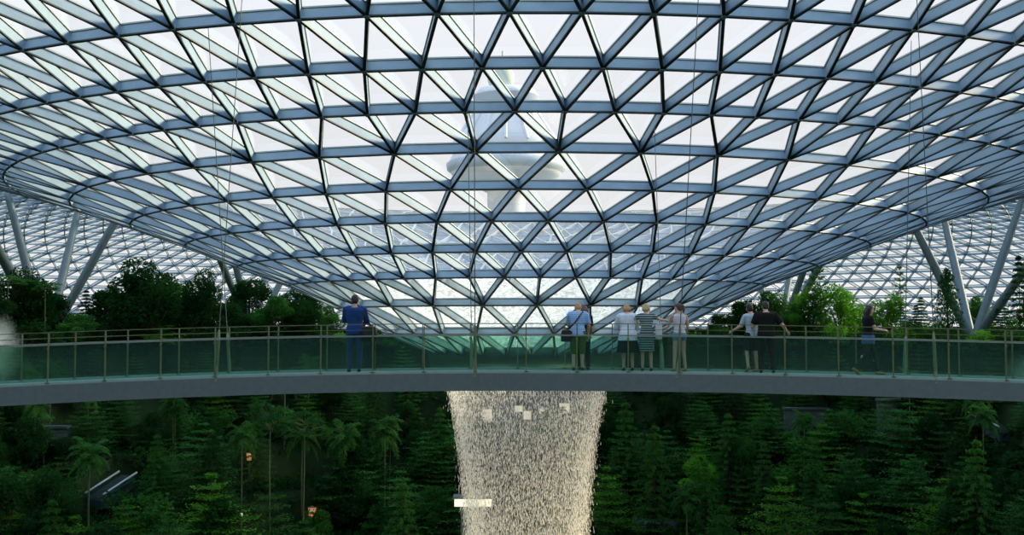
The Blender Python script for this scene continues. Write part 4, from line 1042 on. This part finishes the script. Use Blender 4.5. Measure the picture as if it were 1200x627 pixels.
# 3 woman in a loose white shirt
p = bpos(735.5, 27.4)
person('woman in a loose white shirt over dark knee-length culottes, leaning on the far rail', p, .05, 1.66,
    dict(lean=.22, head_tilt=.35, girth=1.16, shoulder=1.05, elbL=(-.26, .22, 1.10), wrL=(-.14, .46, 1.05), elbR=(.26, .22, 1.10), wrR=(.14, .46, 1.05)),
    dict(female=True, top=cloth('white_linen', (.62, .70, .76), (.80, .86, .90)), sleeve=.75, top_z=.84, drape=.22, top_grow=.035, sleeve_grow=.04, bottom=cloth('dark_green_black_cotton', (.008, .022, .018)), bottom_kind='skirt', bottom_name='culottes', bottom_z=.46, flare=.10, hairmat=GINGER, hair_len=.03, skin=SKIN2, shoes=SHOE))
# 4 woman in a striped dress
p = bpos(757.5, 27.3)
person('woman in a dark striped dress with short blonde hair, arms raised to the rail', p, .0, 1.66,
    dict(lean=.14, head_tilt=.25, elbL=(-.33, .10, 1.30), wrL=(-.30, .36, 1.26), elbR=(.34, .12, 1.30), wrR=(.50, .30, 1.28)),
    dict(female=True, top=cloth('striped_jersey', (.035, .07, .075), (.36, .44, .42), 17), top_name='dress', sleeve=.30, top_z=.84, bottom=cloth('striped_jersey_skirt', (.030, .06, .065), (.28, .36, .34), 17, False), bottom_kind='skirt', bottom_name='dress_skirt', bottom_z=.50, flare=.02, hairmat=BLOND, hair_len=.04, skin=SKIN2, shoes=SHOE))
bag('white bag hanging from the arm of the woman in the striped dress', p + Vector((.30, .02, .98)), (.17, .10, .40), WBAG, [p + Vector((.27, .02, 1.16)), p + Vector((.33, .10, 1.26)), p + Vector((.36, .04, 1.16))], .3)
# 5 woman in a tank top and denim shorts
p = bpos(796, 27.2)
person('woman in a pale sleeveless top and denim shorts, left arm out to the rail', p, .25, 1.66,
    dict(lean=.05, head_tilt=.2, head_turn=.5, elbL=(-.26, .16, 1.12), wrL=(-.38, .40, 1.02), elbR=(.25, .06, 1.12), wrR=(.26, .22, .96), kneeL=(-.13, .0, .5), ankL=(-.17, -.04, .09), kneeR=(.11, .02, .5), ankR=(.14, -.02, .09)),
    dict(female=True, top=cloth('pale_pink_cotton', (.62, .58, .62), (.75, .70, .72)), top_name='vest_top', sleeve=0, straps=True, top_z=.90, top_grow=.010, bottom=cloth('light_denim', (.10, .22, .34), (.16, .30, .42)), bottom_name='denim_shorts', leg_len=.17, hairmat=BROWN, ponytail=True, skin=SKIN2, shoes=TANSHOE))
# 6 youth in a grey-blue shirt, left of the man in black
p = bpos(881, 27.35)
person('youth in a pale blue-grey shirt and dark shorts, left of the man in black', p, .35, 1.68,
    dict(lean=.10, head_tilt=.15, head_turn=-.5, elbL=(-.25, .12, 1.15), wrL=(-.34, .34, 1.04), elbR=(.22, .02, 1.12), wrR=(.20, .12, .90), kneeL=(-.10, .10, .52), ankL=(-.20, -.12, .14), heelL=.5),
    dict(top=cloth('pale_blue_cotton', (.36, .50, .58), (.48, .60, .66)), sleeve=.42, top_grow=.020, bottom=cloth('dark_green_shorts', (.012, .03, .016)), bottom_name='shorts', leg_len=.45, leg_grow=.03, hairmat=BLK, shoes=TANSHOE, skin=SKIN2))
# 7 man in black
p = bpos(897.5, 26.9)
person('broad man all in black, leaning with his right hand on the rail', p, -.12, 1.74,
    dict(lean=.14, head_tilt=.2, girth=1.16, shoulder=1.12, elbL=(-.30, .10, 1.12), wrL=(-.30, .30, 1.05), elbR=(.38, .02, 1.14), wrR=(.50, .20, 1.00), kneeL=(-.12, 0, .5), ankL=(-.13, 0, .09), kneeR=(.13, 0, .5), ankR=(.16, 0, .09)),
    dict(top=cloth('black_cotton', (.008, .010, .008)), sleeve=.46, top_z=.84, top_grow=.03, sleeve_grow=.03, bottom=cloth('black_trousers', (.006, .008, .006)), leg_len=1.0, leg_grow=.02, shoes=SHOE, hairmat=BLK, skin=SKIN2))
# 8 walking woman with long dark hair, in profile
p = bpos(1016.5, 26.9)
person('long-haired woman in a black top walking right, holding out a phone', p, -PI / 2 + .1, 1.68,
    dict(head_tilt=.15, elbL=(-.23, .06, 1.13), wrL=(-.17, .30, 1.17), elbR=(.23, .08, 1.13), wrR=(.20, .30, 1.10), hipL=(-.08, .01, .91), hipR=(.08, -.01, .91), kneeL=(-.09, .20, .52), ankL=(-.09, .28, .09), kneeR=(.09, -.10, .50), ankR=(.09, -.38, .17), heelR=.7, gripL=1, gripR=1),
    dict(female=True, top=cloth('black_jersey', (.008, .011, .012)), top_name='top', sleeve=.35, top_z=.97, bottom=cloth('dark_leggings', (.02, .035, .030)), bottom_name='leggings', leg_len=1.0, leg_grow=.012, hairmat=BLK, hair_len=.26, shoes=TANSHOE, skin=SKIN2))
sh = bpy.data.objects['leggings'].parent
mb = MB(); mb.loft([[Vector(v) for v in ell((0, 0), .19, .15, z_)] for z_ in (.76, .82, .90, .98)]); remesh_obj(mb, 'denim_shorts', cloth('blue_denim', (.05, .12, .26), (.09, .17, .34)), sh, .012, 3)

_w = [o for o in bpy.data.objects if o.name.startswith('person') and 'phone' in o.get('label', '')][0]
hp = _w.location + Matrix.Rotation(_w.rotation_euler.z, 3, 'Z') @ (Vector((-.17, .40, 1.175)) * _w.scale.x)
ph = empty('mobile_phone', hp, _w.rotation_euler.z); tag(ph, 'pale mobile phone in the raised hand of the walking woman', 'phone')
mb = MB(); mb.box((0, 0, 0), (.075, .012, .15)); mb.build('case', mat('pale_phone_case', (.6, .66, .66), .4, 0, .05, 9), ph); mb = MB(); mb.box((0, -.008, 0), (.066, .004, .135)); mb.build('screen', mat('dark_phone_screen', (.02, .02, .025), .1, 0, .05, 9), ph)
